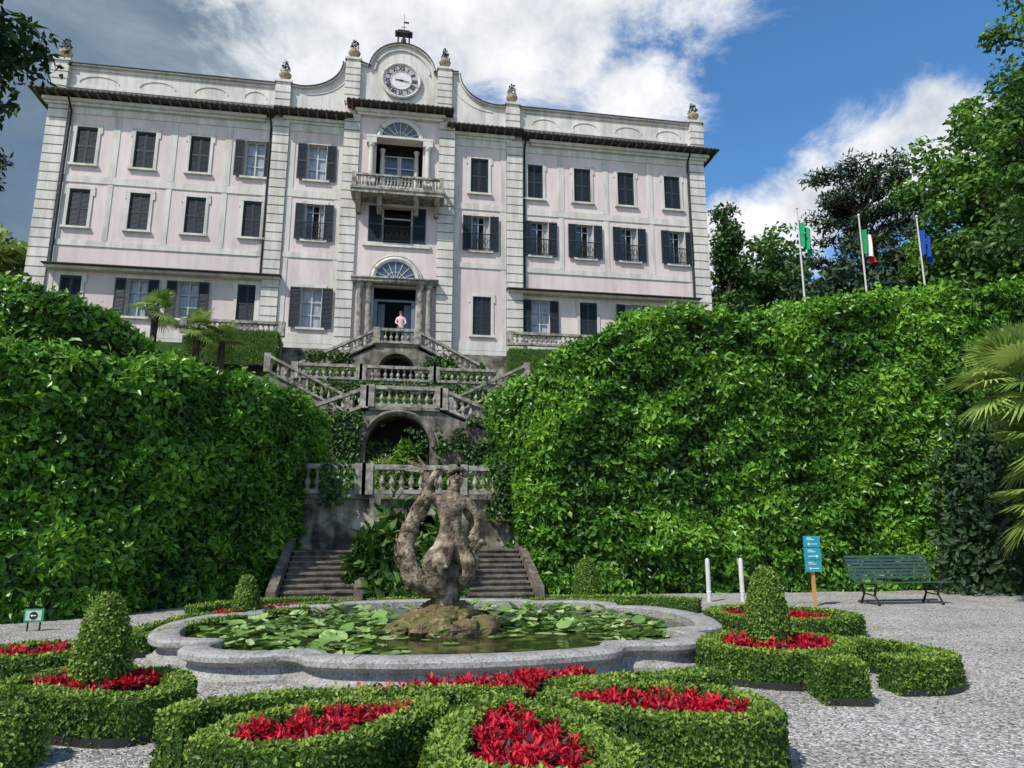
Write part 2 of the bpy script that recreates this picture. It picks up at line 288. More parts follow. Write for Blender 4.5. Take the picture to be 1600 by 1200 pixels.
def arc(cx,cz,r,a0,a1,n): return [(cx+r*math.cos(a0+(a1-a0)*k/n),cz+r*math.sin(a0+(a1-a0)*k/n)) for k in range(n+1)]
def curve_up(x0,z0,x1,z1,n=12):
    return [(x0+(x1-x0)*math.sin(k/n*pi/2),z0+(z1-z0)*(1-math.cos(k/n*pi/2))) for k in range(n+1)]
prof=[(-16.5,23.1),(-5.6,23.1)]+curve_up(-5.2,23.05,-3.1,24.75)+[(-2.3,24.75)]+arc(XC,24.45,1.62,pi*.97,pi*.03,20)+[(1.86,24.75)]+[( -p[0]+2*XC,p[1]) for p in curve_up(-5.2,23.05,-3.1,24.75)[::-1]]+[(5.2,23.1),(16.05,23.1)]
def profwall(prof,x0,x1,zb,y,yb,Bd):
    pts=[p for p in prof if x0<=p[0]<=x1]
    for (a,za),(b2,zb2) in zip(pts[:-1],pts[1:]):
        Bd.quad((a,y,zb),(b2,y,zb),(b2,y,zb2),(a,y,za)); Bd.quad((a,y,za),(b2,y,zb2),(b2,yb,zb2),(a,yb,za)); Bd.quad((b2,yb,zb),(a,yb,zb),(a,yb,za),(b2,yb,zb2))
att=B_(); profwall(prof,-16.6,16.2,21.5,32.8,33.25,att)
for (a,za),(b2,zb2) in zip(prof[:-1],prof[1:]):
    d=Vector((b2-a,zb2-za)); 
    if d.length<.01: continue
    n_=Vector((-d.y,d.x)).normalized()*.07
    att.hexa([(a,32.66,za),(b2,32.66,zb2),(b2,33.35,zb2),(a,33.35,za),(a+n_.x,32.66,za+n_.y),(b2+n_.x,32.66,zb2+n_.y),(b2+n_.x,33.35,zb2+n_.y),(a+n_.x,33.35,za+n_.y)])
    roof.hexa([(a+n_.x,32.60,za+n_.y),(b2+n_.x,32.60,zb2+n_.y),(b2+n_.x,33.4,zb2+n_.y),(a+n_.x,33.4,za+n_.y),(a+n_.x*1.5,32.60,za+n_.y*1.5),(b2+n_.x*1.5,32.60,zb2+n_.y*1.5),(b2+n_.x*1.5,33.4,zb2+n_.y*1.5),(a+n_.x*1.5,33.4,za+n_.y*1.5)])
att.make('attic_parapet',M['cream'],villa)
for xa,xb in [(-15.6,-13.2),(-12.9,-10.7),(-10.4,-8.3),(-8.0,-6.6),(6.3,8.2),(8.5,10.4),(10.8,12.8),(13.1,15.0)]:
    c=[(xa+xb)/2+(xb-xa)*.36*math.cos(t_) for t_ in np.linspace(0,pi,15)]; z=[22.3+.36*math.sin(t_) for t_ in np.linspace(0,pi,15)]
    trim.tube([(c[i],32.79,z[i]) for i in range(15)],[.03]*15,5)
for xa,xb in [(-15.7,-6.5),(6.1,15.1)]: trim.box(xa,xb,32.74,32.81,22.92,22.98); trim.box(xa,xb,32.72,32.81,21.95,22.05)
for sgn in (-1,1):
    q=[(XC+sgn*(abs(p[0]-XC)-.28),p[1]-.28) for p in curve_up(-5.2,23.05,-3.1,24.75)]; trim.tube([(a,32.79,b2) for a,b2 in q],[.03]*len(q),5)
urnm=noisemat('urn_stone',[(.3,(.20,.145,.08)),(.7,(.46,.38,.27))],scale=8,bump=.2)
for x,zt,zb in [(-16.08,23.2,21.8),(-6.0,23.2,21.8),(-2.68,24.85,22.4),(1.95,24.85,22.4),(5.5,23.2,21.8),(15.6,23.2,21.8)]:
    trim.box(x-.34,x+.34,32.58,33.3,zb,zt); trim.box(x-.42,x+.42,32.5,33.38,zt,zt+.12)
    z=zb+.1
    while z<zt-.3: trim.box(x-.37,x+.37,32.54,33.0,z,z+.3); z+=.38
    fin=B_(); fin.lathe((x,32.9,zt+.12),[(.2,0),(.2,.07),(.09,.12),(.08,.2),(.22,.32),(.31,.45),(.3,.52),(.12,.6),(.1,.66),(.16,.7),(.02,.74)],12); fin.make('roof_urn',urnm,villa,True)
    P=[];Nn=[]
    for k in range(90): a=random.random()*2*pi; h=random.random(); r=.16*(1-h*.8)+.03; P.append((x+r*math.cos(a),32.9+r*math.sin(a),zt+.82+h*.5)); Nn.append((math.cos(a),math.sin(a),.3))
    leaves('urn_ironwork',np.array(P),np.array(Nn),.14,.07,M['iron'],parent=villa)
    iron.tube([(x,32.9,zt+.8),(x,32.9,zt+1.42)],[.03,.008],5)
def disc(Bd,cx,cz,r,y,y2,n=40): 
    k0=len(Bd.v); 
    for yy in (y2,y):
        for k in range(n): a=2*pi*k/n; Bd.v.append((cx+r*math.cos(a),yy,cz+r*math.sin(a)))
    for k in range(n): Bd.f.append((k0+k,k0+(k+1)%n,k0+n+(k+1)%n,k0+n+k))
    Bd.f.append(tuple(k0+n+k for k in range(n)))
def ring(Bd,cx,cz,r,rad,y,n=40,a0=0,a1=2*pi,seg=6): Bd.tube([(cx+r*math.cos(a),y,cz+r*math.sin(a)) for a in np.linspace(a0,a1,n)],[rad]*n,seg)
CZ=24.0; ck=B_(); disc(ck,XC-.05,CZ,.93,32.70,32.9); ck.make('clock_face',M['cream'],villa)
ck=B_(); disc(ck,XC-.05,CZ,.84,32.68,32.75); ck.make('clock_numeral_ring',flat('clock_ring_grey',(.34,.34,.34)),villa)
ck=B_(); disc(ck,XC-.05,CZ,.50,32.66,32.75); ck.make('clock_centre',flat('clock_centre_white',(.6,.59,.57)),villa)
ring(trim,XC-.05,CZ,.95,.075,32.68); ring(trim,XC-.05,CZ,.51,.025,32.66)
for k,t_ in enumerate(['XII','I','II','III','IIII','V','VI','VII','VIII','IX','X','XI']):
    cu=bpy.data.curves.new('numeral_'+t_,'FONT'); cu.body=t_; cu.size=.34; cu.align_x='CENTER'; cu.align_y='CENTER'; cu.extrude=.005; cu.offset=.006
    cu.materials.append(M['iron']); o=bpy.data.objects.new('clock_numeral_'+t_,cu); a=-k*pi/6
    o.matrix_world=Matrix.Translation((XC-.05-.67*math.sin(a),32.67,CZ+.67*math.cos(a)))@Matrix.Rotation(pi/2,4,'X')@Matrix.Rotation(a,4,'Z')@Matrix.Diagonal((.8,1,1,1)); link(o,villa)
for L_,an,w_ in ((.34,math.radians(172),.035),(.44,math.radians(-8),.022)):
    cx=XC-.05; p=Vector((math.cos(an),0,math.sin(an))); n_=Vector((-p.z,0,p.x))*w_; c=Vector((cx,32.62,CZ)); q=[c-n_-p*.08,c+p*L_-n_*.3,c+p*L_+n_*.3,c+n_-p*.08]; iron.hexa([tuple(v+Vector((0,.02,0))) for v in q]+[tuple(v) for v in q])
ring(trim,XC,24.4,1.4,.05,32.76,24,pi*.97,pi*.03)
for dx in (-.28,.28): iron.box(XC+dx-.04,XC+dx+.04,32.75,32.85,26.05,26.75)
iron.box(XC-.45,XC+.45,32.6,33.0,26.75,26.85); iron.box(XC-.3,XC+.3,32.65,32.95,26.85,26.95); iron.lathe((XC,32.8,26.2),[(.2,0),(.14,.12),(.12,.3),(.04,.38)],10)
iron.tube([(XC,32.8,26.9),(XC,32.8,28.0)],[.02,.01],5); iron.box(XC-.02,XC+.25,32.79,32.81,27.45,27.55); iron.box(XC-.14,XC+.14,32.79,32.81,27.2,27.22)
roof.box(-10.55,-10.2,34.4,34.8,22.6,23.7); roof.lathe((-10.37,34.6,23.7),[(.2,0),(.2,.2),(.03,.5)],8)
def column(Bd,x,y,z0,z1,r):
    h=z1-z0; Bd.lathe((x,y,z0),[(r*1.35,0),(r*1.35,.08),(r*1.1,.13),(r,.2),(r*.98,h*.5),(r*.85,h-.22),(r*1.0,h-.18),(r*1.3,h-.1),(r*1.35,h)],14)
y0=32.6
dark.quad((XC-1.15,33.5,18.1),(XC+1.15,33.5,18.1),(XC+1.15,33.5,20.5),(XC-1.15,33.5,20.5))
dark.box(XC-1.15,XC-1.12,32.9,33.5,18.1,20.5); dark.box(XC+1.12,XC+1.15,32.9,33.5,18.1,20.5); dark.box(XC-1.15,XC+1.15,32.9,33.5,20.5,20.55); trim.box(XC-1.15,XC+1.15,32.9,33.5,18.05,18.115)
for xx in (-.75,-.05,.05,.75): sash.box(XC+xx-.04,XC+xx+.04,33.3,33.36,18.12,20.1)
for zz in (18.14,18.75,19.4,20.05): sash.box(XC-.8,XC+.8,33.31,33.35,zz,zz+.05)
glass.quad((XC-.8,33.4,18.12),(XC+.8,33.4,18.12),(XC+.8,33.4,20.1),(XC-.8,33.4,20.1))
for sx_ in (-1.38,1.38): 
    trim.box(XC+sx_-.24,XC+sx_+.24,y0-.3,y0-.0,18.12,18.3); column(trim,XC+sx_,y0-.17,18.3,20.2,.13); trim.box(XC+sx_-.24,XC+sx_+.24,y0-.33,y0,20.2,20.5)
    column(trim,XC+sx_*.62,33.1,18.12,20.3,.11)
def fanlight(xc,zc,r,y):
    k0=len(glass.v); n=20; glass.v.append((xc,y-.03,zc)); glass.v+=[(xc+r*math.cos(pi*k/n),y-.03,zc+r*math.sin(pi*k/n)) for k in range(n+1)]
    for k in range(n): glass.f.append((k0,k0+k+1,k0+k+2))
    ring(trim,xc,zc,r+.12,.13,y-.06,22,0,pi); ring(trim,xc,zc,r+.3,.04,y-.09,22,0,pi)
    ring(sash,xc,zc,r*.45,.022,y-.05,14,0,pi,4)
    for k in range(1,8): a=pi*k/8; sash.tube([(xc,y-.05,zc),(xc+r*math.cos(a),y-.05,zc+r*math.sin(a))],[.022,.022],4)
fanlight(XC,20.62,.92,y0); trim.box(XC-1.65,XC+1.65,y0-.34,y0-.0,20.5,20.62)
a,b_=XC-.72,XC+.72
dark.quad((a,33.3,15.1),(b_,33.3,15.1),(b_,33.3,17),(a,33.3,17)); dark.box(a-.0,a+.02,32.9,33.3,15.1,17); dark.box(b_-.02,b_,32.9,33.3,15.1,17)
louvre(a-.66,a-.02,15.1,16.97,y0-.09); louvre(b_+.02,b_+.66,15.1,16.97,y0-.09)
sash.box(a,b_,32.85,32.9,16.45,16.52); sash.box(a,a+.06,32.85,32.9,15.1,16.99); sash.box(b_-.06,b_,32.85,32.9,15.1,16.99)
iron.box(a,b_,y0-.2,y0-.17,15.9,15.94); iron.box(a,b_,y0-.2,y0-.17,15.15,15.18)
k=a
while k<=b_: iron.box(k-.01,k+.01,y0-.195,y0-.175,15.18,15.9); k+=.1
for kk in (-.4,-.13,.13,.4): iron.tube([(XC+kk+.11*math.cos(t_),y0-.2,15.53+.2*math.sin(t_)) for t_ in np.linspace(0,2*pi,13)],[.016]*13,4)
trim.box(a-.9,b_+.9,y0-.12,y0,14.9,15.09); trim.box(a-.16,b_+.16,y0-.06,y0,17.0,17.08)
bal=B_()
bal.box(-2.4,1.95,31.5,32.6,17.16,17.34); bal.box(-2.45,2.0,31.45,32.6,17.34,17.42); 
for xx in (-2.1,-1.1,.65,1.65):
    bal.hexa([(xx-.12,32.3,16.5),(xx+.12,32.3,16.5),(xx+.12,32.6,16.5),(xx-.12,32.6,16.5),(xx-.12,31.6,17.16),(xx+.12,31.6,17.16),(xx+.12,32.6,17.16),(xx-.12,32.6,17.16)])
BAL=[(.062,0),(.062,.06),(.035,.1),(.04,.16),(.075,.32),(.07,.42),(.035,.62),(.03,.75),(.05,.82),(.06,.9),(.06,1.0)]
def balustrade(Bd,p0,p1,h,spacing=.2,scale=1.,posts=True,w=.2):
    p0=Vector(p0);p1=Vector(p1); d=p1-p0; L=Vector((d.x,d.y,0)).length; t=Vector((d.x,d.y,0)).normalized(); n=Vector((-t.y,t.x,0))*w/2
    def rail(z0,z1,k=1.):
        q=[p0-n*k,p1-n*k,p1+n*k,p0+n*k]; Bd.hexa([(v.x,v.y,v.z+z0) for v in q]+[(v.x,v.y,v.z+z1) for v in q])
    rail(0,.1*scale); rail(h-.12*scale,h,1.15)
    nb=max(1,int(L/spacing)); hb=h-.22*scale
    for i in range(nb):
        q=p0+d*((i+.5)/nb); Bd.lathe((q.x,q.y,q.z+.1*scale),[(r*scale,z*hb) for r,z in BAL],8)
    if posts:
        for q in (p0,p1): Bd.box(q.x-.13*scale,q.x+.13*scale,q.y-.13*scale,q.y+.13*scale,q.z-.02,q.z+h+.03)
balustrade(bal,(-2.3,31.6,17.42),(1.85,31.6,17.42),.72,spacing=.16,scale=.8,w=.14)
balustrade(bal,(-2.3,31.75,17.42),(-2.3,32.45,17.42),.72,spacing=.16,scale=.8,posts=False,w=.14); balustrade(bal,(1.85,31.75,17.42),(1.85,32.45,17.42),.72,spacing=.16,scale=.8,posts=False,w=.14)
bal.make('balcony',M['stonelight'],villa)
dc=B_()
fanlight(XC,13.2,.95,y0); dc.box(XC-2.0,XC+2.0,y0-.5,y0,12.95,13.12); dc.box(XC-2.05,XC+2.05,y0-.55,y0,13.122,13.2)
for sx_ in (-1.62,-1.2,1.2,1.62): column(dc,XC+sx_,y0-.25,9.6,12.95,.15)
dc.make('door_columns',M['stonelight'],villa,True)
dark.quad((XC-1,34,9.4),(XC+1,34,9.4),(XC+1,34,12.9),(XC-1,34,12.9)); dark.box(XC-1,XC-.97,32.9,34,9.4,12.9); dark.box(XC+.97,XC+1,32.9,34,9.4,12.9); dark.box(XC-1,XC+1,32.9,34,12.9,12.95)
blue=B_()
for sx_ in (-.9,.9): blue.box(XC+sx_-.1,XC+sx_+.1,32.7,32.78,9.5,12.2)
for sx_ in (-.62,.62): blue.box(XC+sx_-.16,XC+sx_+.16,33.2,33.24,9.5,12.2)
blue.box(XC-1,XC+1,32.75,32.82,12.2,12.3); blue.make('door_panels',flat('door_paint',(.13,.17,.21)),villa)
for x,y in [(-6.48,32.9),(6.16,32.9),(-15.5,32.88),(15.1,32.88)]: iron.tube([(x,y-.6,21.4),(x,y,20.9),(x,y,13.3)],[.05,.05,.05],6)
wall.make('walls',M['pink'],villa); trim.make('stone_trim',M['cream'],villa); shut.make('window_shutters',M['shutter'],villa); sash.make('window_sashes',M['sash'],villa)
glass.make('window_panes',M['glass'],villa); cur.make('window_curtains',M['curtain'],villa); dark.make('room_interiors',M['dark'],villa); iron.make('ironwork',M['iron'],villa); roof.make('roof_eaves',M['roof'],villa)
# ------------------------------------------------------------------ TERRACED STAIRS
st=empty('terraced_double_staircase')
S=B_(); R=B_(); D=B_(); SS=B_(); SW=B_()
for xa,xb,ys in [(-2.35,-.8,16.3),(1.6,3.3,16.7)]:
    n=9
    for i in range(n):
        SS.box(xa,xb,ys+i*.27,ys+(i+1)*.27+.02,0,.117*(i+1)-.04); SS.box(xa-.02,xb+.02,ys+i*.27-.035,ys+(i+1)*.27+.025,.117*(i+1)-.04,.117*(i+1))
    SS.box(xa,xb,ys+n*.27,20,0,1.04)
    for xx in (xa-.24,xb+.03):
        SS.hexa([(xx,ys-.15,0),(xx+.2,ys-.15,0),(xx+.2,ys+2.7,0),(xx,ys+2.7,0),(xx,ys-.15,.28),(xx+.2,ys-.15,.28),(xx+.2,ys+2.7,1.35),(xx,ys+2.7,1.35)])
wallholes(SW,-8.4,10,0,2.5,20.0,[(-.35,1.3,0,1.95)],1.6); SW.quad((-8.4,20,2.5),(10,20,2.5),(10,28,2.5),(-8.4,28,2.5))
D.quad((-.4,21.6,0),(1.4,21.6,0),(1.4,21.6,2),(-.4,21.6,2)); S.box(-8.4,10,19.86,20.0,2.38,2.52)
for xx in (-.62,1.3): SW.box(xx,xx+.3,19.8,19.995,0,2.38)
balustrade(R,(-4.2,19.95,2.52),(-.9,19.95,2.52),.8,spacing=.25,scale=1.15); balustrade(R,(-.7,19.95,2.52),(1.7,19.95,2.52),.8,spacing=.25,scale=1.15); balustrade(R,(1.9,19.95,2.52),(5.2,19.95,2.52),.8,spacing=.25,scale=1.15)
def archwall(Bd,x0,x1,xc,r,zb,zs,top,y,depth=1.2,n=16):
    arcp=[(xc-r,zb),(xc-r,zs)]+[(xc+r*math.cos(a),zs+r*math.sin(a)) for a in np.linspace(pi,0,n)[1:-1]]+[(xc+r,zs),(xc+r,zb)]
    tx=[t[0] for t in top]; tz=[t[1] for t in top]
    f=lambda x: float(np.interp(x,tx,tz))
    cols=sorted({x0,x1,*tx,*[a[0] for a in arcp]}); cols=[c for c in cols if x0<=c<=x1]
    for a,b2 in zip(cols[:-1],cols[1:]):
        m_=(a+b2)/2
        if xc-r<m_<xc+r:
            za=zs+math.sqrt(max(0,r*r-(a-xc)**2)); zc=zs+math.sqrt(max(0,r*r-(b2-xc)**2))
        else: za=zc=zb
        Bd.quad((a,y,za),(b2,y,zc),(b2,y,f(b2)),(a,y,f(a)))
    for (a,za),(b2,zc) in zip(arcp[:-1],arcp[1:]): Bd.quad((a,y,za),(b2,y,zc),(b2,y+depth,zc),(a,y+depth,za))
archwall(S,-5.5,6,.12,1.12,2.5,4.4,[(-5.5,4.0),(-.95,5.75),(1.55,5.75),(6,4.0)],25.0)
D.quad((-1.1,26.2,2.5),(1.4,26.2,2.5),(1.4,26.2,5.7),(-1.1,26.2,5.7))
S.tube([(.12+1.24*math.cos(a),24.97,4.4+1.24*math.sin(a)) for a in np.linspace(0,pi,18)],[.09]*18,6)
S.hexa([(-.95,24.9,5.68),(1.55,24.9,5.68),(1.55,26.6,5.68),(-.95,26.6,5.68),(-.95,24.9,5.8),(1.55,24.9,5.8),(1.55,26.6,5.8),(-.95,26.6,5.8)])
S.hexa([(-5.5,25,3.95),(-.95,25,5.68),(-.95,26.6,5.68),(-5.5,26.6,3.95),(-5.5,25,4.05),(-.95,25,5.8),(-.95,26.6,5.8),(-5.5,26.6,4.05)])
S.hexa([(1.55,25,5.68),(6,25,3.95),(6,26.6,3.95),(1.55,26.6,5.68),(1.55,25,5.8),(6,25,4.05),(6,26.6,4.05),(1.55,26.6,5.8)])
balustrade(R,(-.9,25.0,5.8),(1.5,25.0,5.8),.75,spacing=.25,scale=1.1); balustrade(R,(-1.1,25.0,5.75),(-5.4,25.0,4.05),.75,spacing=.27,scale=1.1); balustrade(R,(1.7,25.0,5.75),(5.9,25.0,4.05),.75,spacing=.27,scale=1.1)
S.quad((-9,26.6,2.5),(10,26.6,2.5),(10,26.6,5.78),(-9,26.6,5.78)); S.quad((-9,26.6,5.78),(10,26.6,5.78),(10,29.5,5.78),(-9,29.5,5.78))
for sg in (-1,1):
    c=.15; a0=c+sg*5.0; a1=c+sg*2.0
    x=[a0,a1]; S.quad((x[0],27.2,5.7),(x[1],27.2,5.7),(x[1],27.2,6.0),(x[0],27.2,7.5)); S.quad((x[0],27.2,7.5),(x[1],27.2,6.0),(x[1],28.3,6.0),(x[0],28.3,7.5))
    balustrade(R,(x[0],27.2,7.4),(x[1],27.2,5.9),.68,spacing=.27,scale=.9)
S.box(-9,10,28.3,30.3,5.7,7.42); balustrade(R,(-4.0,28.35,7.42),(-1.5,28.35,7.42),.62,spacing=.24); balustrade(R,(-1.35,28.35,7.42),(1.45,28.35,7.42),.62,spacing=.24);balustrade(R,(1.6,28.35,7.42),(4.2,28.35,7.42),.62,spacing=.24)
archwall(S,-4.6,4.6,-.02,.8,7.4,8.2,[(-4.6,7.45),(-.95,9.35),(.85,9.35),(4.6,7.45)],30.0)
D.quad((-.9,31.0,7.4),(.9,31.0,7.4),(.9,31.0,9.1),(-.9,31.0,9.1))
for sg in (-1,1):
    xa=-.05+sg*.9; xb=-.05+sg*4.6
    S.hexa([(xa,30,9.25),(xb,30,7.35),(xb,31.4,7.35),(xa,31.4,9.25),(xa,30,9.4),(xb,30,7.5),(xb,31.4,7.5),(xa,31.4,9.4)])
    balustrade(R,(xa,30.0,9.4),(xb,30.0,7.5),.66,spacing=.24)
S.box(-.95,.85,29.95,31.4,9.3,9.42); balustrade(R,(-.9,29.98,9.42),(.8,29.98,9.42),.66,spacing=.22)
S.box(-8.4,8.4,31.4,33.0,7.3,9.42)
S.box(-9,-5,30.7,31.5,7.3,9.6); S.box(5,20,30.7,31.5,7.3,9.6)
balustrade(R,(-9,30.8,9.75),(-5.0,30.8,9.75),.62,spacing=.22); balustrade(R,(5.05,30.8,9.8),(9.6,30.8,9.8),.62,spacing=.22); balustrade(R,(9.8,30.8,9.8),(16,30.8,9.8),.62,spacing=.22)
S.make('upper_flights_and_walls',M['stone'],st); SS.make('lower_steps',M['step'],st); SW.make('retaining_wall',M['stain'],st); R.make('balustrades',M['stonelight'],st); D.make('grotto_recesses',M['dark'],st)
# ------------------------------------------------------------------ hedges
def hedge_wall(name,path,topf,depth,L,W,dens,mat,amp=.25,freq=.8,r=.5,seed=0,inset=.1):
    par=empty(name); P=Path(path,False,8)
    def surf(s,t):
        x,y,tx,ty=P.at(s); nx,ny=ty,-tx; H=topf(s); s1=H-r; s2=r*pi/2
        a=np.clip((t-s1)/r,0,pi/2); ins=np.where(t<s1,0,np.where(t<s1+s2,r*(1-np.cos(a)),r+(t-s1-s2)))
        z=np.where(t<s1,t,np.where(t<s1+s2,s1+r*np.sin(a),H)); nh=np.where(t<s1,1,np.where(t<s1+s2,np.cos(a),0)); nz=np.where(t<s1,0,np.where(t<s1+s2,np.sin(a),1))
        p=np.stack([x-nx*ins,y-ny*ins,z],1); n=np.stack([nx*nh,ny*nh,nz],1); return p,n
    def disp(p,n):
        f=lambda q: fbm(q*freq,seed,3)*amp+fbm(q*np.array([1,1,1.5])*freq*3.1,seed+9,2)*amp*.62
        d=f(p); e=.08; g=np.stack([f(p+np.array(v)*e)-d for v in ((1,0,0),(0,1,0),(0,0,1))],1)/e
        g=g-n*np.sum(g*n,1,keepdims=True); return p+n*d[:,None],unit(n-g*1.0),d
    maxT=float(np.max(topf(np.linspace(0,P.L,50))))+r+depth
    n=int(P.L*maxT*dens); s=RNG.random(n)*P.L; t=RNG.random(n)*maxT; k=t<topf(s)-r+r*pi/2+depth; s,t=s[k],t[k]
    p,nn=surf(s,t); p,n2,d=disp(p,nn)
    # sparser in the hollows so the dark interior shows
    k=RNG.random(len(p))<np.clip(.85+d/amp*.9,.35,1); p,nn,n2,d=p[k],nn[k],n2[k],d[k]
    p=p-nn*(RNG.random((len(p),1))*.14)
    k=RNG.random(len(p))<.02*(1+2*(nn[:,2]>.5)); p[k]+=nn[k]*RNG.random((k.sum(),1))*.22+np.array([0,0,.05])
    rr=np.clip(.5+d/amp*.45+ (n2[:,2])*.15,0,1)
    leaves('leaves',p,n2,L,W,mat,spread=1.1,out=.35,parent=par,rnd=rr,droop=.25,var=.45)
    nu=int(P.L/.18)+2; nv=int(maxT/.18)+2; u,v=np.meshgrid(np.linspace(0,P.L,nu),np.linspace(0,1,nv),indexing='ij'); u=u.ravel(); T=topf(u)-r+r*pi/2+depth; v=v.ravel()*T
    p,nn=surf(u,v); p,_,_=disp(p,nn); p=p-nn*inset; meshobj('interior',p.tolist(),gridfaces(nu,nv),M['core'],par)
    return par
def topR(s): return np.interp(s,[0,3.5,5.2,6.2,7.2,8.2,11,15.5,21],[5.75,5.85,6.25,6.75,7.2,7.45,7.55,8.35,9.2])
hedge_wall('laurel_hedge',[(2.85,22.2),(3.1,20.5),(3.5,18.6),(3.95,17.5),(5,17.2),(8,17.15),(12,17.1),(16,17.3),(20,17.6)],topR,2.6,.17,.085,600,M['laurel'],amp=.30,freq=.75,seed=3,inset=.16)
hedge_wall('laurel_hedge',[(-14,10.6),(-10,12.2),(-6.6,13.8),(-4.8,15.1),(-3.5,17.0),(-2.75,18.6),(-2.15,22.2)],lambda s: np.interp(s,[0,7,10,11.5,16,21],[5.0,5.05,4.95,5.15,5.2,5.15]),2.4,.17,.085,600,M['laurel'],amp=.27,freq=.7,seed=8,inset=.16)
hedge_wall('clipped_bank_hedge',[(-18,20.5),(-12,20.6),(-9,21),(-7.8,22),(-7.4,24)],lambda s: np.interp(s,[0,7,10,13],[8.9,8.6,7.9,7.4]),2.5,.22,.11,200,M['laurel'],amp=.3,freq=.5,r=1.0,seed=21)
def strip(par,path,w,h,closed,L=.036,W=.022,dens=3600,z0=0,seed=0,amp=.022):
    P=Path(path,closed,8); T=2*h+w
    def surf(s,t):
        x,y,tx,ty=P.at(s); nx,ny=-ty,tx
        off=np.where(t<h,w/2,np.where(t<h+w,w/2-(t-h),-w/2)); z=np.where(t<h,t,np.where(t<h+w,h,T-t))
        e=np.abs(np.abs(off)-w/2)+np.abs(z-h); rd=np.clip(1-e/.06,0,1)*.018; off=off-np.sign(off)*rd; z=z-rd
        nh=np.where(t<h,1,np.where(t<h+w,0,-1)); nz=np.where((t>=h)&(t<h+w),1,0)
        return np.stack([x+nx*off,y+ny*off,z+z0],1),np.stack([nx*nh,ny*nh,nz*1.],1)
    n=int(P.L*T*dens); s=RNG.random(n)*P.L; t=RNG.random(n)*T; p,nn=surf(s,t)
    if not closed:
        for e,sg in ((0,-1),(P.L,1)):
            m_=int(w*h*dens); x,y,tx,ty=P.at(np.full(m_,float(e))); o=(RNG.random(m_)-.5)*w
            p=np.concatenate([p,np.stack([x-ty*o,y+tx*o,z0+RNG.random(m_)*h],1)]); nn=np.concatenate([nn,np.stack([tx*sg,ty*sg,tx*0],1)])
    d=fbm(p*5,seed,2)*amp; p=p+nn*d[:,None]-nn*(RNG.random((len(p),1))*.02)
    k=RNG.random(len(p))<.015; p[k]+=nn[k]*.025
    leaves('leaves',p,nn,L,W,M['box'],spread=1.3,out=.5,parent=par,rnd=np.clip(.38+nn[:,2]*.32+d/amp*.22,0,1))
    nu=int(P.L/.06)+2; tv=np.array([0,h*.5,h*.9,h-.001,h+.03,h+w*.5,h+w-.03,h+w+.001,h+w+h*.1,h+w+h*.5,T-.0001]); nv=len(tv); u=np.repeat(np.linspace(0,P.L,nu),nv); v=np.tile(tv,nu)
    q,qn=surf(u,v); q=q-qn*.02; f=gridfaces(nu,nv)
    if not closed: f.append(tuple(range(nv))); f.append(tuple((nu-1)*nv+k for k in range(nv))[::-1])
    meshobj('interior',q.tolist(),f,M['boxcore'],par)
    x,y,tx,ty=P.at(np.linspace(0,P.L,nu)); V=[];F=[]
    for sg in (-1,1):
        k0=len(V)
        for i in range(nu): ox,oy=-ty[i]*sg*(w/2+.012),tx[i]*sg*(w/2+.012); V+= [(x[i]+ox,y[i]+oy,z0),(x[i]+ox,y[i]+oy,z0+.07)]
        F+=[(k0+2*i,k0+2*i+2,k0+2*i+3,k0+2*i+1) for i in range(nu-1)]
    meshobj('edging',V,F,M['edging'],par)
def inpoly(P,poly):
    x,y=P.T; ins=np.zeros(len(P),bool); n=len(poly)
    for i in range(n):
        x0,y0_=poly[i]; x1,y1=poly[(i+1)%n]
        c=((y0_>y)!=(y1>y)); ins^= c&(x<(x1-x0)*(y-y0_)/((y1-y0_) if y1!=y0_ else 1e-9)+x0)
    return ins
def shrinkpoly(P,d):
    P=np.array(P,float); c=P.mean(0); v=P-c; l=np.linalg.norm(v,axis=1,keepdims=True); return c+v*(np.maximum(l-d,.02)/l)
def flowers(par,poly,z=.22,dens=165,zoff=.09,scale=1.):
    sm=catmull(poly,True,6)[:-1]; lo=sm.min(0);hi=sm.max(0); n=int((hi-lo).prod()*dens); P=lo+RNG.random((n,2))*(hi-lo); P=P[inpoly(P,sm)]
    meshobj('soil',[(a,b,z-.03) for a,b in sm],[tuple(range(len(sm)))],M['soil'],par)
    k=18; n=len(P); a=RNG.random((n,k))*2*pi; el=RNG.random((n,k))**.8*1.25; h=RNG.random((n,1))*.08-.02
    base=np.stack([np.repeat(P[:,0:1],k,1)+np.cos(a)*.02,np.repeat(P[:,1:2],k,1)+np.sin(a)*.02,z+zoff+h+RNG.random((n,k))*.06-.04],2).reshape(-1,3)
    D=np.stack([np.cos(a)*np.cos(el),np.sin(a)*np.cos(el),np.sin(el)],2).reshape(-1,3)
    U=unit(np.cross(D,np.array([[0,0,1.]]))+RNG.normal(size=D.shape)*.2); l=(.04+.045*RNG.random((len(D),1)))*scale; w=l*.36
    V=np.stack([base,base+D*l*.4+U*w*.5,base+D*l-np.array([[0,0,.012]]),base+D*l*.4-U*w*.5],1).reshape(-1,3); F=np.arange(len(V)).reshape(-1,4)
    meshobj('red_blooms',V.tolist(),F.tolist(),M['red'],par,rnd=RNG.random(len(D)).astype(np.float32))
    n=len(P)*6; Q=lo+RNG.random((n,2))*(hi-lo); Q=Q[inpoly(Q,sm)]; p3=np.column_stack([Q,z+RNG.random(len(Q))*(zoff+.03)]); leaves('under_leaves',p3,np.tile([0,0,1.],(len(Q),1)),.07,.035,M['maroon'],spread=1.5,parent=par)
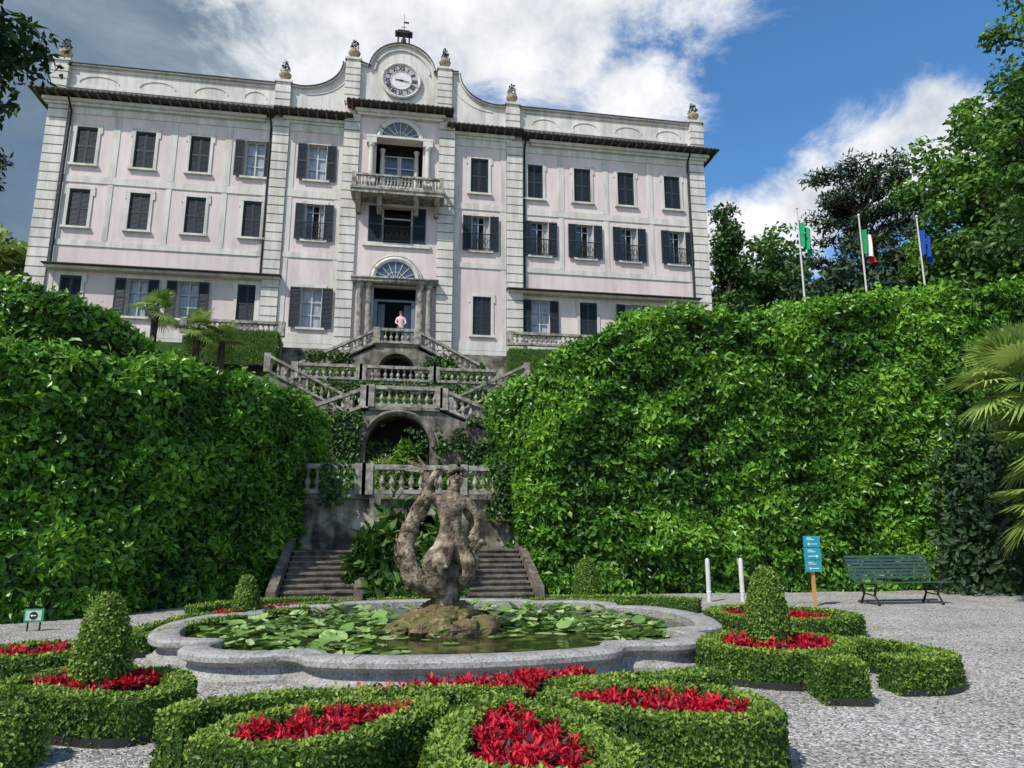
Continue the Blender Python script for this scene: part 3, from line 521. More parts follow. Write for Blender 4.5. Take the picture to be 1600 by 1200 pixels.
def bed(name,outline,w=.26,h=.38,fl=True,dens=3600,L=.036,flz=.22,fdens=165,inner=None):
    par=empty(name); c=shrinkpoly(outline,w/2); strip(par,c,w,h,True,L=L,W=L*.6,dens=dens)
    if fl: flowers(par,inner if inner is not None else shrinkpoly(outline,w+.02),z=flz,dens=fdens)
    return par
bed('flower_bed',[(.45,5.5),(-.1,5.66),(-.7,5.5),(-1.08,5.12),(-1.12,4.66),(-.75,4.44),(-.25,4.5),(.15,4.95)],w=.23)
bed('flower_bed',[(.86,5.6),(.5,5.25),(.28,4.7),(.25,4.1),(.55,3.72),(1.0,3.65),(1.38,3.95),(1.4,4.5),(1.2,5.1)],w=.25)
bed('flower_bed',[(1.12,5.58),(1.5,5.86),(2.1,5.9),(2.6,5.62),(2.78,5.1),(2.6,4.66),(2.15,4.55),(1.7,4.75),(1.35,5.1)],w=.24)
par=empty('box_hedge_border'); strip(par,[(-1.42,5.4),(-1.25,5.72),(-.7,5.88),(-.1,5.86),(.5,5.82),(1.05,5.78)],.24,.38,False,seed=4)
strip(par,[(1.4,6.12),(1.9,6.28),(2.5,6.32),(3.0,6.38)],.32,.34,False,seed=5); strip(par,[(-1.3,6.2),(-.9,6.35),(-.1,6.5),(.8,6.68),(1.6,6.78),(2.4,6.8),(3.0,6.72)],.2,.22,False,seed=6)
flowers(par,[(-.1,6.02),(.5,5.98),(1.15,5.98),(1.35,6.28),(1.8,6.46),(1.85,6.62),(1.2,6.55),(.4,6.42),(-.15,6.25)],z=.2,dens=165)
def cone(name,x,y,z0,h,r,dens=3000,L=.036):
    par=empty(name); n=int(2*pi*r*h*dens*.9); t=RNG.random(n); a=RNG.random(n)*2*pi
    rr=lambda t: r*np.where(t<.15,.82+.18*t/.15,np.sqrt(np.clip(1-((t-.15)/.87)**1.9,0,1))*.98+.0)
    d=1+.09*fbm(np.stack([np.cos(a)*2,np.sin(a)*2,t*5],1),5)
    P=np.stack([x+rr(t)*np.cos(a)*d,y+rr(t)*np.sin(a)*d,z0+t*h],1); Nn=np.stack([np.cos(a),np.sin(a),.15+1.2*t**3],1)
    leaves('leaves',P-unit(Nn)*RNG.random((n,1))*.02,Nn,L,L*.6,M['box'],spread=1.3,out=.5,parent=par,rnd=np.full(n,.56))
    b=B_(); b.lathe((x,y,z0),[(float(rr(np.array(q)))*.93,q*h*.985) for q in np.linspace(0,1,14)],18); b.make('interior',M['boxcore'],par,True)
    b=B_(); b.tube([(x,y,0),(x,y,z0+.1)],[.04,.04],6); b.make('stem',M['bark'],par)
bed('flower_bed',[(-3.35,6.7),(-2.95,7.5),(-2.3,7.45),(-1.75,7.15),(-1.6,6.5),(-1.85,6.1),(-2.35,6.2),(-2.8,6.45)],h=.34,inner=[(-2.85,6.75),(-2.7,7.2),(-2.15,7.15),(-1.95,6.85),(-2.1,6.5),(-2.5,6.55)])
cone('cone_topiary',-2.40,6.85,.22,.82,.24)
par=empty('box_hedge_border'); strip(par,[(-3.9,7.2),(-3.4,6.9),(-3.15,6.4),(-3.3,5.9)],.3,.34,False,seed=7)
cone('box_topiary_ball',-2.62,5.75,.0,.42,.3); cone('box_topiary_ball',-3.1,5.9,.0,.42,.28)
bed('flower_bed',[(-4.5,8.9),(-4.1,9.5),(-3.5,9.4),(-3.15,8.8),(-3.5,8.3),(-4.1,8.35)],h=.3,dens=2500,L=.045,flz=.16,fdens=110)
par=empty('box_hedge_border'); strip(par,[(-5.2,8.3),(-4.6,8.1),(-4.2,7.7)],.35,.3,False,dens=2500,L=.045)
bed('flower_bed',[(-3.35,10.2),(-3.2,11.6),(-2.3,13.0),(-.7,14.1),(-.9,13.6),(-2.0,12.3),(-2.75,11.2),(-2.95,10.1)],h=.28,w=.2,dens=2000,L=.05,fl=False)
par=empty('flower_border'); flowers(par,[(-2.7,12.2),(-2.3,12.9),(-1.7,13.3),(-1.6,13.0),(-2.1,12.5),(-2.5,12.0)],z=.16,dens=110)
cone('cone_topiary',-2.3,12.55,.05,.78,.23,2000,.045)
par=empty('box_hedge_border'); strip(par,[(-.4,14.3),(.4,14.45),(1.5,14.3)],.35,.26,False,dens=1800,L=.05); strip(par,[(3.2,14.35),(4.2,14.3),(5.1,14.0),(5.9,13.4)],.35,.26,False,dens=1800,L=.05)
strip(par,[(-3.4,13.6),(-2.6,14.6),(-1.2,14.9)],.3,.26,False,dens=1800,L=.05)
strip(par,[(2.4,13.95),(3.4,13.7),(4.4,13.1)],.3,.26,False,dens=1800,L=.05)
cone('cone_topiary',4.05,14.75,.0,.98,.28,2200,.045)
bed('flower_bed',[(4.95,10.3),(5.1,11.3),(5.9,11.7),(6.9,11.0),(7.1,10.2),(6.6,9.75),(5.7,9.55)],h=.32,dens=2400,L=.045,flz=.13,fdens=80)
par=bed('flower_bed',[(3.4,7.6),(3.75,8.4),(4.6,8.7),(5.1,8.3),(5.15,7.5),(4.6,7.0),(3.9,7.0)],h=.35,dens=3200,L=.04)
strip(par,[(4.95,8.3),(5.5,7.8),(5.75,7.1),(5.45,6.75),(4.95,6.75)],.38,.33,False,dens=3000,L=.04); strip(par,[(4.05,6.6),(4.45,6.5)],.5,.36,False,dens=3000,L=.04)
cone('cone_topiary',4.28,7.85,.22,.94,.25)
# ------------------------------------------------------------------ basin
fx,fy=.85,10.7
def rb(th):
    r=1.0
    for d in (45,135,225,315):
        for o in (-14,14):
            da=(np.degrees(th)-d-o+180)%360-180; r-=.085*np.exp(-(da/4.5)**2)
        da=(np.degrees(th)-d+180)%360-180; r+=.04*np.exp(-(da/8.)**2)
    return r
TH=np.linspace(0,2*pi,241)[:-1]; ax,ay=3.85,3.12
bas=empty('fountain_basin'); V=[];F=[]
prf=[(0.09,0),(0.09,.035),(.03,.05),(-.01,.09),(-.03,.15),(.03,.19),(.08,.21),(.09,.22),(.09,.27),(.05,.298),(-.24,.30),(-.27,.28),(-.28,.0)]
for off,z in prf:
    for t in TH: r=rb(t); V.append((fx+(ax*r+off)*math.cos(t),fy+(ay*r+off)*math.sin(t),z))
n=len(TH)
for i in range(len(prf)-1):
    for k in range(n): F.append((i*n+k,i*n+(k+1)%n,(i+1)*n+(k+1)%n,(i+1)*n+k))
bo=meshobj('coping',V,F,M['basin'],bas,True); es=bo.modifiers.new('e','EDGE_SPLIT'); es.split_angle=math.radians(38)
jn=B_()
for k in range(0,240,12):
    t=TH[k]; r=rb(t); c,s=math.cos(t),math.sin(t); a0=(fx+(ax*r-.235)*c,fy+(ay*r-.235)*s); a1=(fx+(ax*r+.045)*c,fy+(ay*r+.045)*s); q=Vector((-s,c,0))*.004
    jn.quad((a0[0]-q.x,a0[1]-q.y,.3025),(a1[0]-q.x,a1[1]-q.y,.3015),(a1[0]+q.x,a1[1]+q.y,.3015),(a0[0]+q.x,a0[1]+q.y,.3025))
jn.make('coping_joints',M['soil'],bas)
meshobj('pond_water',[(fx+(ax*rb(t)-.26)*math.cos(t),fy+(ay*rb(t)-.26)*math.sin(t),.17) for t in TH],[tuple(range(n))],M['water'],bas)
V=[];F=[];RN=[]
cnt=0;tries=0
while cnt<1150 and tries<14000:
    tries+=1
    a=random.random()*2*pi; q=math.sqrt(random.random())*.95; x=fx+(ax-.35)*q*math.cos(a); y=fy+(ay-.35)*q*math.sin(a)
    dx,dy=x-.8,y-10.5
    if dx*dx+dy*dy<.75: continue
    dens=float(fbm(np.array([[x*.8,y*.8,3.]]),2)[0])*.6+.55
    if y<9.8 and abs(x-1.2)<1.4: dens-=.6
    if random.random()>dens: continue
    r=random.uniform(.05,.125); rise=random.choice([0,0,0,0,.02,.04,.07,.1]); k0=len(V); rot=random.random()*2*pi; tx=random.uniform(-1,1)*(.06+rise*4); ty=random.uniform(-1,1)*(.06+rise*4)
    z=.178+random.random()*.006+rise; V.append((x,y,z)); m_=12
    for k in range(m_):
        aa=rot+.2+(2*pi-.4)*k/(m_-1); rr=r*(1+.05*math.sin(5*aa)); V.append((x+rr*math.cos(aa),y+rr*math.sin(aa),max(.174,z+.004+rr*(math.cos(aa)*tx+math.sin(aa)*ty)+(.025*random.random() if rise else 0))))
    for k in range(m_-1): F.append((k0,k0+1+k,k0+2+k))
    RN+= [random.random()]*(m_-1); cnt+=1
meshobj('water_lilies',V,F,M['lily'],None,rnd=np.array(RN,dtype=np.float32))
# ------------------------------------------------------------------ statue
stt=empty('fountain_statue')
tex=bpy.data.textures.new('stone_lumps','CLOUDS'); tex.noise_scale=.13
tex2=bpy.data.textures.new('stone_pits','CLOUDS'); tex2.noise_scale=.04
def skin(name,verts,edges,rad,mat,parent,sub=2,disp=.03,root=0,fine=.015):
    me=bpy.data.meshes.new(name); me.from_pydata(verts,edges,[]); me.materials.append(mat); o=bpy.data.objects.new(name,me); link(o,parent)
    sm=o.modifiers.new('s','SKIN'); sm.use_smooth_shade=True
    for i,r in enumerate(rad):
        d=me.skin_vertices[0].data[i]; d.radius=(r,r) if not isinstance(r,tuple) else r; d.use_root=(i==root)
    ss=o.modifiers.new('ss','SUBSURF'); ss.levels=sub; ss.render_levels=sub
    if disp:
        dm=o.modifiers.new('d','DISPLACE'); dm.texture=tex; dm.strength=disp; dm.texture_coords='GLOBAL'
        dm=o.modifiers.new('d2','DISPLACE'); dm.texture=tex2; dm.strength=fine; dm.texture_coords='GLOBAL'
    return o
sx0,sy0=.80,10.45
def sp_(u,v,dy=0): return (sx0+(u-690)*.0099,sy0+dy,1.6+(828-v)*.0099)
def rock(name,c,r,seed,mat,parent,nu=18,nv=10):
    V=[];rg=random.Random(seed); ph=rg.random()*10
    for j in range(nv):
        la=-pi/2+pi*(j+.5)/nv
        for k in range(nu):
            a=2*pi*k/nu; d=np.array([[math.cos(a)*math.cos(la),math.sin(a)*math.cos(la),math.sin(la)]]); q=1+.5*float(fbm(d*1.6+ph,seed,3)[0]); V.append((c[0]+d[0,0]*r[0]*q,c[1]+d[0,1]*r[1]*q,c[2]+d[0,2]*r[2]*q))
    F=[(j*nu+k,j*nu+(k+1)%nu,(j+1)*nu+(k+1)%nu,(j+1)*nu+k) for j in range(nv-1) for k in range(nu)]; F.append(tuple((nv-1)*nu+k for k in range(nu))); F.append(tuple(range(nu))[::-1])
    return meshobj(name,V,F,mat,parent,False)
for k in range(16):
    a=k*2*pi/16+.2; rr=.36+.22*random.random(); rock('rock',(sx0-.03+rr*1.05*math.cos(a),sy0+rr*.8*math.sin(a),.18+random.random()*.08),(.24,.2,.11+.08*random.random()),k,M['moss'],stt)
for k in range(8):
    a=k*2*pi/8; rock('rock',(sx0+.2*math.cos(a),sy0+.17*math.sin(a),.38+random.random()*.07),(.2,.18,.14),k+40,M['moss'],stt)
skin('pedestal',[sp_(690,985),sp_(688,958),sp_(690,935),sp_(687,912),sp_(690,885,.05),sp_(692,860,.08)],[(0,1),(1,2),(2,3),(3,4),(4,5)],[.34,.25,.18,.21,.21,.16],M['statue'],stt,disp=.12,fine=.035)
tl=[sp_(690,914,-.02),sp_(664,910,-.12),sp_(641,897,-.14),sp_(630,872,-.08),sp_(629,845),sp_(639,819,.08),sp_(652,797,.14),sp_(662,775,.16),sp_(660,752,.12),sp_(648,739,.06)]
tr_=[.18,.175,.165,.15,.135,.12,.105,.085,.065,.03]
skin('serpent_tail',tl,[(i,i+1) for i in range(9)],tr_,M['statue'],stt,disp=.08,fine=.035)
# overlapping scales instead of rings
V=[];F=[]
for i in range(260):
    t=random.uniform(.6,8.2); k=int(t); f=t-k; c=Vector(tl[k]).lerp(Vector(tl[k+1]),f); tt=(Vector(tl[k+1])-Vector(tl[k])).normalized(); r_=float(np.interp(t,range(10),tr_))
    a_=tt.cross(Vector((0,1,0))).normalized(); b2=tt.cross(a_); q=random.random()*2*pi; o2=a_*math.cos(q)+b2*math.sin(q); s2=tt.cross(o2); s_=.035+.02*random.random(); p=c+o2*(r_*.97); k0=len(V)
    V+=[tuple(p-tt*s_),tuple(p+s2*s_*.8+o2*.012),tuple(p+tt*s_+o2*.03),tuple(p-s2*s_*.8+o2*.012)]; F.append((k0,k0+1,k0+2,k0+3))
meshobj('tail_scales',V,F,M['statue'],stt)
fb=B_()
for du,dv in [(-20,-10),(-24,4),(-6,-18),(10,-14)]:
    p0=Vector(sp_(654,742,.08)); p1=Vector(sp_(650+du,740+dv,.06)); n_=Vector((0,.035,0)); w_=Vector((0.02,0,.05)); fb.hexa([p0-n_-w_,p1-n_*.3-w_*.2,p1+n_*.3-w_*.2,p0+n_-w_,p0-n_+w_,p1-n_*.3+w_*.2,p1+n_*.3+w_*.2,p0+n_+w_])
fb.make('tail_fluke',M['statue'],stt)
tl2=[sp_(696,915,.02),sp_(716,902,.08),sp_(728,884,.1),sp_(730,862,.1),sp_(740,848,.08),sp_(750,852,.06)]
skin('second_tail',tl2,[(i,i+1) for i in range(5)],[.15,.13,.11,.08,.055,.03],M['statue'],stt,disp=.06,fine=.03)
skin('dolphin',[sp_(696,850,-.2),sp_(686,860,-.28),sp_(678,874,-.33),sp_(674,892,-.32),sp_(677,908,-.26),sp_(684,920,-.18)],[(0,1),(1,2),(2,3),(3,4),(4,5)],[.08,.13,.155,.14,.1,.06],M['statue'],stt,disp=.09,fine=.035)
for dx in (-.08,.08):
    b=B_(); c=sp_(677,884,-.47); b.lathe((c[0]+dx,c[1]+.03,c[2]),[(.01,0),(.035,.02),(.035,.04),(.01,.06)],8); b.make('dolphin_eye',M['statue'],stt,True)
fv=[sp_(694,850),sp_(694,830,-.01),sp_(693,808,-.04),sp_(694,791,-.03),sp_(698,775,-.02),sp_(701,763,-.05),sp_(703,749,-.04),
 sp_(716,789,-.02),sp_(732,804,-.05),sp_(733,826,-.13),sp_(722,838,-.22),
 sp_(674,789,-.04),sp_(658,776,-.1),sp_(664,756,-.14),sp_(676,744,-.12),
 sp_(710,862,-.1),sp_(722,884,-.24),sp_(708,907,-.14),sp_(680,860,-.14),sp_(660,874,-.28),sp_(666,898,-.22)]
fe=[(0,1),(1,2),(2,3),(3,4),(4,5),(5,6),(3,7),(7,8),(8,9),(9,10),(3,11),(11,12),(12,13),(13,14),(0,15),(15,16),(16,17),(0,18),(18,19),(19,20)]
fr=[(.20,.17),(.155,.14),(.175,.14),(.19,.14),.075,.115,.11,.09,.07,.055,.045,.09,.07,.055,.045,.14,.105,.07,.14,.105,.07]
skin('triton_figure',fv,fe,fr,M['statue'],stt,disp=.04,fine=.018)
for hx,hz,hy in [(722,838,-.22),(676,744,-.12)]: # fingers
    h0=Vector(sp_(hx,hz,hy)); b=B_()
    for k in range(5):
        d=Vector((-.4+.2*k,-.55,.25 if hz<800 else -.5)).normalized(); b.tube([h0,h0+d*.06,h0+d*.09+Vector((0,.01,-.03))],[.02,.017,.012],6)
    b.make('hand_fingers',M['statue'],stt,True)
hc=np.array(sp_(703,752,-.04)); 
for k in range(40):
    v=RNG.normal(size=3); v/=np.linalg.norm(v); v[2]=abs(v[2])*.9-.05
    if v[1]<-.35 and v[2]<.55: continue
    b=B_(); c=hc+v*.125; b.lathe((c[0],c[1],c[2]-.03),[(.01,0),(.035,.012),(.042,.035),(.03,.056),(.005,.07)],7); b.make('hair_curl',M['statue'],stt,True)
b=B_(); b.tube([tuple(hc+np.array([-.02,-.12,-.02])),tuple(hc+np.array([-.02,-.155,-.07]))],[.012,.028],6); b.make('nose',M['statue'],stt)
b=B_()
for dx in (-.065,.025): b.lathe(tuple(hc+np.array([dx,-.115,-.03])),[(.005,0),(.018,.01),(.005,.02)],7)
b.tube([tuple(hc+np.array([-.05,-.125,-.1])),tuple(hc+np.array([.01,-.125,-.1]))],[.01,.01],5); b.make('eyes_and_mouth',M['soil'],stt)
shawl=[sp_(714,795,.1),sp_(728,815,.12),sp_(734,838,.1),sp_(724,860,.06)]
skin('drapery',shawl,[(0,1),(1,2),(2,3)],[.06,.08,.075,.05],M['statue'],stt,disp=.1,fine=.03)
# ------------------------------------------------------------------ bench
bn=empty('park_bench'); W_=B_(); X0,X1,Y0=9.85,11.85,13.9
for k in range(6): yy=Y0+.02+k*.078; zz=.45-.006*k; W_.box(X0,X1,yy,yy+.055,zz,zz+.028)
for k in range(7): zz=.52+k*.072; yy=Y0+.50+k*.022; W_.hexa([(X0,yy,zz),(X1,yy,zz),(X1,yy+.03,zz),(X0,yy+.03,zz),(X0,yy+.017,zz+.052),(X1,yy+.017,zz+.052),(X1,yy+.047,zz+.052),(X0,yy+.047,zz+.052)])
W_.make('slats',flat('bench_green_paint',(.035,.07,.062),.4,.5),bn)
I=B_()
for xx in (X0+.25,X1-.25):
    I.tube([(xx,Y0-.05,0),(xx,Y0+.08,.2),(xx,Y0,.43)],[.03,.025,.03],6); I.tube([(xx,Y0+.55,0),(xx,Y0+.42,.22),(xx,Y0+.5,.45),(xx,Y0+.7,1.03)],[.03,.025,.03,.02],6); I.tube([(xx,Y0,.43),(xx,Y0+.5,.42)],[.02,.02],6); I.tube([(xx,Y0+.05,.2),(xx,Y0+.42,.22)],[.015,.015],6)
I.make('cast_iron_legs',M['iron'],bn)
b=B_()
for xx in (X0+.4,X1-.5): b.box(xx,xx+.09,Y0+.018,Y0+.07,.479,.482)
b.make('blue_stickers',flat('sticker_blue',(.03,.2,.5)),bn)
sg=empty('direction_sign'); b=B_(); b.box(8.74,8.80,14.04,14.10,0,.75); b.make('wooden_post',flat('orange_wood',(.45,.24,.08)),sg)
b=B_(); ar=B_()
for k in range(3):
    z=.70+k*.25; b.box(8.59,8.95,14.0,14.04,z,z+.235)
    ar.box(8.66,8.88,13.992,13.998,z+.06,z+.075); xs=8.65 if k!=1 else 8.89; s_=1 if k!=1 else -1
    ar.quad((xs,13.995,z+.0675),(xs+s_*.05,13.995,z+.035),(xs+s_*.05,13.995,z+.10)); ar.box(8.65,8.82,13.992,13.998,z+.15,z+.165); ar.box(8.65,8.76,13.992,13.998,z+.185,z+.2)
b.make('teal_panels',flat('teal_paint',(.02,.28,.36)),sg); ar.make('white_arrows',flat('white_paint',(.7,.75,.75)),sg)
wm=flat('bollard_white',(.50,.51,.50))
for x,y in [(6.99,15.3),(7.76,15.25)]:
    b=B_(); b.lathe((x,y,0),[(.05,0),(.05,.88),(.04,.92),(.01,.94)],12); b.lathe((x,y,.2),[(.054,0),(.054,.03)],12); b.make('white_bollard',wm,None,True)
sg=empty('garden_sign'); gx,gy=-5.55,12.8; b=B_(); b.box(gx-.1,gx-.08,gy,gy+.02,0,.2); b.box(gx+.08,gx+.1,gy,gy+.02,0,.2); b.make('stakes',M['iron'],sg)
b=B_(); b.box(gx-.14,gx+.14,gy-.03,gy,.14,.34); b.make('green_panel',flat('sign_green',(.05,.22,.14)),sg)
b=B_(); b.box(gx-.115,gx+.115,gy-.036,gy-.031,.165,.315); b.make('pale_field',flat('sign_pale_green',(.35,.5,.42)),sg); b=B_(); disc(b,gx,.24,.06,gy-.042,gy-.037,20); b.make('dark_roundel',M['iron'],sg)
b=B_(); b.box(gx-.02,gx+.04,gy-.048,gy-.044,.234,.246); b.quad((gx-.045,gy-.046,.24),(gx-.015,gy-.046,.22),(gx-.015,gy-.046,.26)); b.make('arrow',flat('arrow_white',(.7,.7,.7)),sg)
sg=empty('plant_label'); b=B_(); b.box(5.93,5.95,10.9,10.92,0,.4); b.make('stake',M['iron'],sg); b=B_(); b.box(5.85,6.03,10.86,10.89,.38,.52); b.make('label_plate',wm,sg)
# ------------------------------------------------------------------ flags
def flag(name,x,y,zt,cols,stars=0,rose=False):
    par=empty(name); b=B_(); b.tube([(x,y,6),(x,y,zt)],[.05,.03],8); b.lathe((x,y,zt),[(.03,0),(.06,.03),(.05,.08),(.01,.12)],8); b.make('pole',flat('pole_white',(.5,.5,.5)),par)
    nu,nv=24,14; V=[]
    for i in range(nu):
        u=i/(nu-1)
        for j in range(nv):
            v=j/(nv-1); V.append((x+.04+u*.46+.05*math.sin(u*17+v*2)*u, y+.16*math.sin(u*15+v*1.5)*min(1,u*3), zt-.4-v*1.1*(1-.15*u)-u*.6-.04*math.sin(u*9)))
    F=gridfaces(nu,nv); mats=[flat(name+'_cloth_%d'%k,c,.8) for k,c in enumerate(cols)]
    me=bpy.data.meshes.new('cloth'); me.from_pydata(V,[],F)
    for m_ in mats: me.materials.append(m_)
    for k,pl in enumerate(me.polygons): pl.material_index=min(len(cols)-1,int((k//(nv-1))/(nu-1)*len(cols))); pl.use_smooth=True
    o=bpy.data.objects.new('cloth',me); link(o,par)
    if stars or rose:
        b=B_(); K=12 if stars else 4
        for k in range(K):
            a=2*pi*k/K; u=.55+.25*math.cos(a); v=.5+.2*math.sin(a); i=int(u*(nu-1)); j=int(v*(nv-1)); p=V[i*nv+j]; r=.03 if stars else .07
            b.lathe((p[0],p[1]-.02,p[2]-r/2),[(.001,0),(r,r/2),(.001,r)],5)
        b.make('stars' if stars else 'rose',flat(name+'_mark',(.75,.6,.05) if stars else (.7,.7,.7)),par)
flag('green_flag',15.58,24,14.1,[(.01,.30,.12)],rose=True); flag('italian_flag',18.3,24,14.0,[(.01,.25,.08),(.7,.7,.68),(.55,.02,.03)]); flag('european_flag',20.95,24,14.15,[(.01,.06,.35)],stars=1)
# ------------------------------------------------------------------ trees
def tree(name,x,y,z0,zt,r,mat,clumps=60,m_=160,L=.5,W=.28,base=.35,cr=.28,shape='round',trunk=.35,lean=(0,0),seed=0):
    rg=np.random.default_rng(seed); par=empty(name); b=B_(); h=zt-z0; cx,cy=x+lean[0],y+lean[1]
    b.tube([(x,y,z0),(x+lean[0]*.3,y+lean[1]*.3,z0+h*.35),(cx,cy,z0+h*.7),(cx,cy,z0+h*.92)],[trunk,trunk*.75,trunk*.45,trunk*.12],8)
    C=[]
    zc=z0+h*(base+1)/2; rz=h*(1-base)/2
    for k in range(clumps):
        v=rg.normal(size=3); v/=np.linalg.norm(v); q=rg.random()**.33
        if shape=='round': c=np.array([cx+v[0]*r*q,cy+v[1]*r*q,zc+v[2]*rz*q])
        elif shape=='cone': t=rg.random(); a=rg.random()*2*pi; rr=r*(1-t)**.8*(.5+.5*rg.random()); c=np.array([cx+rr*math.cos(a),cy+rr*math.sin(a),z0+h*(base+(1-base)*t)])
        else:
            t=rg.integers(0,6)/5; a=rg.random()*2*pi; rr=r*(1-.45*t)*rg.random()**.5*(.75+.5*float(vnoise(np.array([[math.cos(a)*1.5+9,math.sin(a)*1.5,t*5.]]),seed)[0])); c=np.array([cx+rr*math.cos(a),cy+rr*math.sin(a),z0+h*(base+(1-base)*t)-rr*.05])
        C.append(c)
    for c in C[::3]:
        zz=min(max(c[2]-np.hypot(c[0]-cx,c[1]-cy)*.5,z0+h*.25),z0+h*.85); b.tube([(cx,cy,zz),tuple((np.array([cx,cy,zz])+c)/2+np.array([0,0,.2])),tuple(c)],[trunk*.28,trunk*.16,trunk*.05],5)
    b.make('trunk_and_limbs',M['bark'],par)
    P=[];Nn=[];Rr=[]
    for c in C:
        v=unit(rg.normal(size=(m_,3))); s=r*cr*(.6+.8*rg.random()); fl=np.array([1,1,.3 if shape=='tier' else .75]); q=rg.random((m_,1))**.4
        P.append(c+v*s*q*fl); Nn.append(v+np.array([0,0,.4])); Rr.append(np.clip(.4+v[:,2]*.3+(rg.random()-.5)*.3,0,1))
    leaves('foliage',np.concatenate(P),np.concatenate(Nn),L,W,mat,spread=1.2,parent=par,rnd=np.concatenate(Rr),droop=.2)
tree('cypress_tree',23.4,45,9.3,24.6,2.2,M['tree'],70,120,.4,.2,.1,.35,'cone',.3,seed=1)
tree('broadleaf_tree',28.5,50,9.3,24.2,3.6,M['tree'],60,140,.5,.3,.1,.33,seed=2)
tree('broadleaf_tree',33.5,55,9.3,27.5,4.5,M['tree'],60,140,.5,.3,.1,.33,seed=3)
tree('stone_pine_tree',42.5,55,9.3,34.2,7.6,M['pine'],100,170,.55,.15,.50,.17,'tier',.6,seed=4)
tree('broadleaf_tree',39,50,9.3,24.5,5.5,M['pine'],70,150,.55,.3,.1,.3,seed=5)
tree('broadleaf_tree',46,52,9.3,26.5,5.5,M['tree'],70,150,.55,.3,.1,.3,seed=6)
tree('broadleaf_tree',37.5,37,9,29.2,4.6,M['treeb'],90,170,.42,.26,.22,.25,seed=7,trunk=.5)
tree('broadleaf_tree',36,33,7,20.5,4.6,M['tree'],80,170,.42,.28,.1,.3,seed=8)
tree('broadleaf_tree',29,42,9,18.6,4.5,M['pine'],60,140,.45,.28,.05,.3,seed=12)
tree('broadleaf_tree',50,45,9.3,34,6.0,M['tree'],80,160,.5,.3,.15,.3,seed=13)
tree('overhanging_tree',21.4,15.6,0,21.5,3.7,M['treeb'],190,230,.20,.11,.38,.20,seed=9,trunk=.4)
tree('overhanging_tree',-11.7,15.5,0,16.5,3.2,M['ivy'],110,160,.26,.13,.62,.25,seed=10,trunk=.35)
tree('dark_conifer',-22.8,38,9.3,20.8,3.0,M['pine'],50,150,.4,.14,.5,.25,'tier',.35,seed=11)
tree('garden_shrub',-20.8,37,9.3,16.0,3.2,M['palm'],60,160,.4,.22,.05,.3,seed=14,trunk=.15)
def hillmass(name,x0,x1,y,zb,zt,mat,n,L,seed):
    P=np.column_stack([RNG.uniform(x0,x1,n),y+RNG.uniform(-5,5,n),np.zeros(n)]); top=zt+fbm(P*.12,seed)*4; P[:,2]=zb+(top-zb)*RNG.random(n)**.6
    leaves(name,P,np.column_stack([RNG.normal(size=n)*.5,-np.ones(n),np.ones(n)*.7]),L,L*.6,mat,spread=1.3,rnd=RNG.random(n)*.6)
hillmass('distant_woods',24,75,66,9,22,M['pine'],9000,1.1,3); hillmass('distant_woods',-60,-20,60,9,15,M['pine'],6000,1.1,5)
# ------------------------------------------------------------------ shrubs & ivy
def shrub(name,x,y,z,rx,ry,rz,n,L,mat,W=.5,out=.6):
    v=unit(RNG.normal(size=(n,3))); v[:,2]=np.abs(v[:,2]); q=.6+.4*RNG.random((n,1)); d=1+.25*fbm(v*2+x,3)[:,None]
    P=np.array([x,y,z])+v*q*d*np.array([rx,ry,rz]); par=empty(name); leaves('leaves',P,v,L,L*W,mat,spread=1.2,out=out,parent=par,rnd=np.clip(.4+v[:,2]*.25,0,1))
    b=B_(); b.lathe((x,y,z),[(min(rx,ry)*.7,0),(min(rx,ry)*.6,rz*.4),(min(rx,ry)*.3,rz*.7),(.02,rz*.8)],10); b.make('interior',M['core'],par,True); return par
shrub('acanthus_plant',-.35,17.2,0,.6,.6,1.7,500,.42,M['ivy'],.45); shrub('acanthus_plant',.5,17.6,0,.8,.6,1.35,500,.42,M['ivy'],.45); shrub('acanthus_plant',1.25,17.3,0,.5,.5,1.5,450,.4,M['ivy'],.45); shrub('acanthus_plant',.1,18.4,0,.7,.5,2.3,600,.4,M['ivy'],.4); shrub('acanthus_plant',1.3,18.6,0,.5,.5,1.9,400,.36,M['ivy'],.4)
shrub('acanthus_plant',.5,16.3,0,1.1,.4,.7,500,.34,M['ivy'],.45)
shrub('shade_shrub',15.6,16.1,0,2.2,1.0,5.2,3600,.22,M['pine'])  # dark-leaved mass added to stand in for the deep shade below the palm
def ivy(name,x0,x1,z0,z1,y,n,th=.35,L=.13,seed=0,mat=None):
    P=np.column_stack([RNG.uniform(x0,x1,n),np.full(n,y),RNG.uniform(z0,z1,n)]); k=fbm(P*1.1,seed)>th-.5; P=P[k]; P[:,1]-=RNG.random(len(P))*.18
    leaves(name,P,np.tile([0,-1,.35],(len(P),1)),L,L*.75,mat or M['ivy'],spread=1.1,out=.3,rnd=RNG.random(len(P))*.8,droop=.4)
ivy('climbing_ivy',-4.5,-1.15,2.6,5.6,24.95,4200,.25,seed=1); ivy('climbing_ivy',1.5,4.5,2.6,5.5,24.95,3600,.4,seed=2); ivy('climbing_ivy',-1.1,1.4,4.2,5.75,25.3,900,.5,seed=3); ivy('climbing_ivy',-.9,1.2,2.6,4.6,25.6,1400,.2,.2,seed=4)
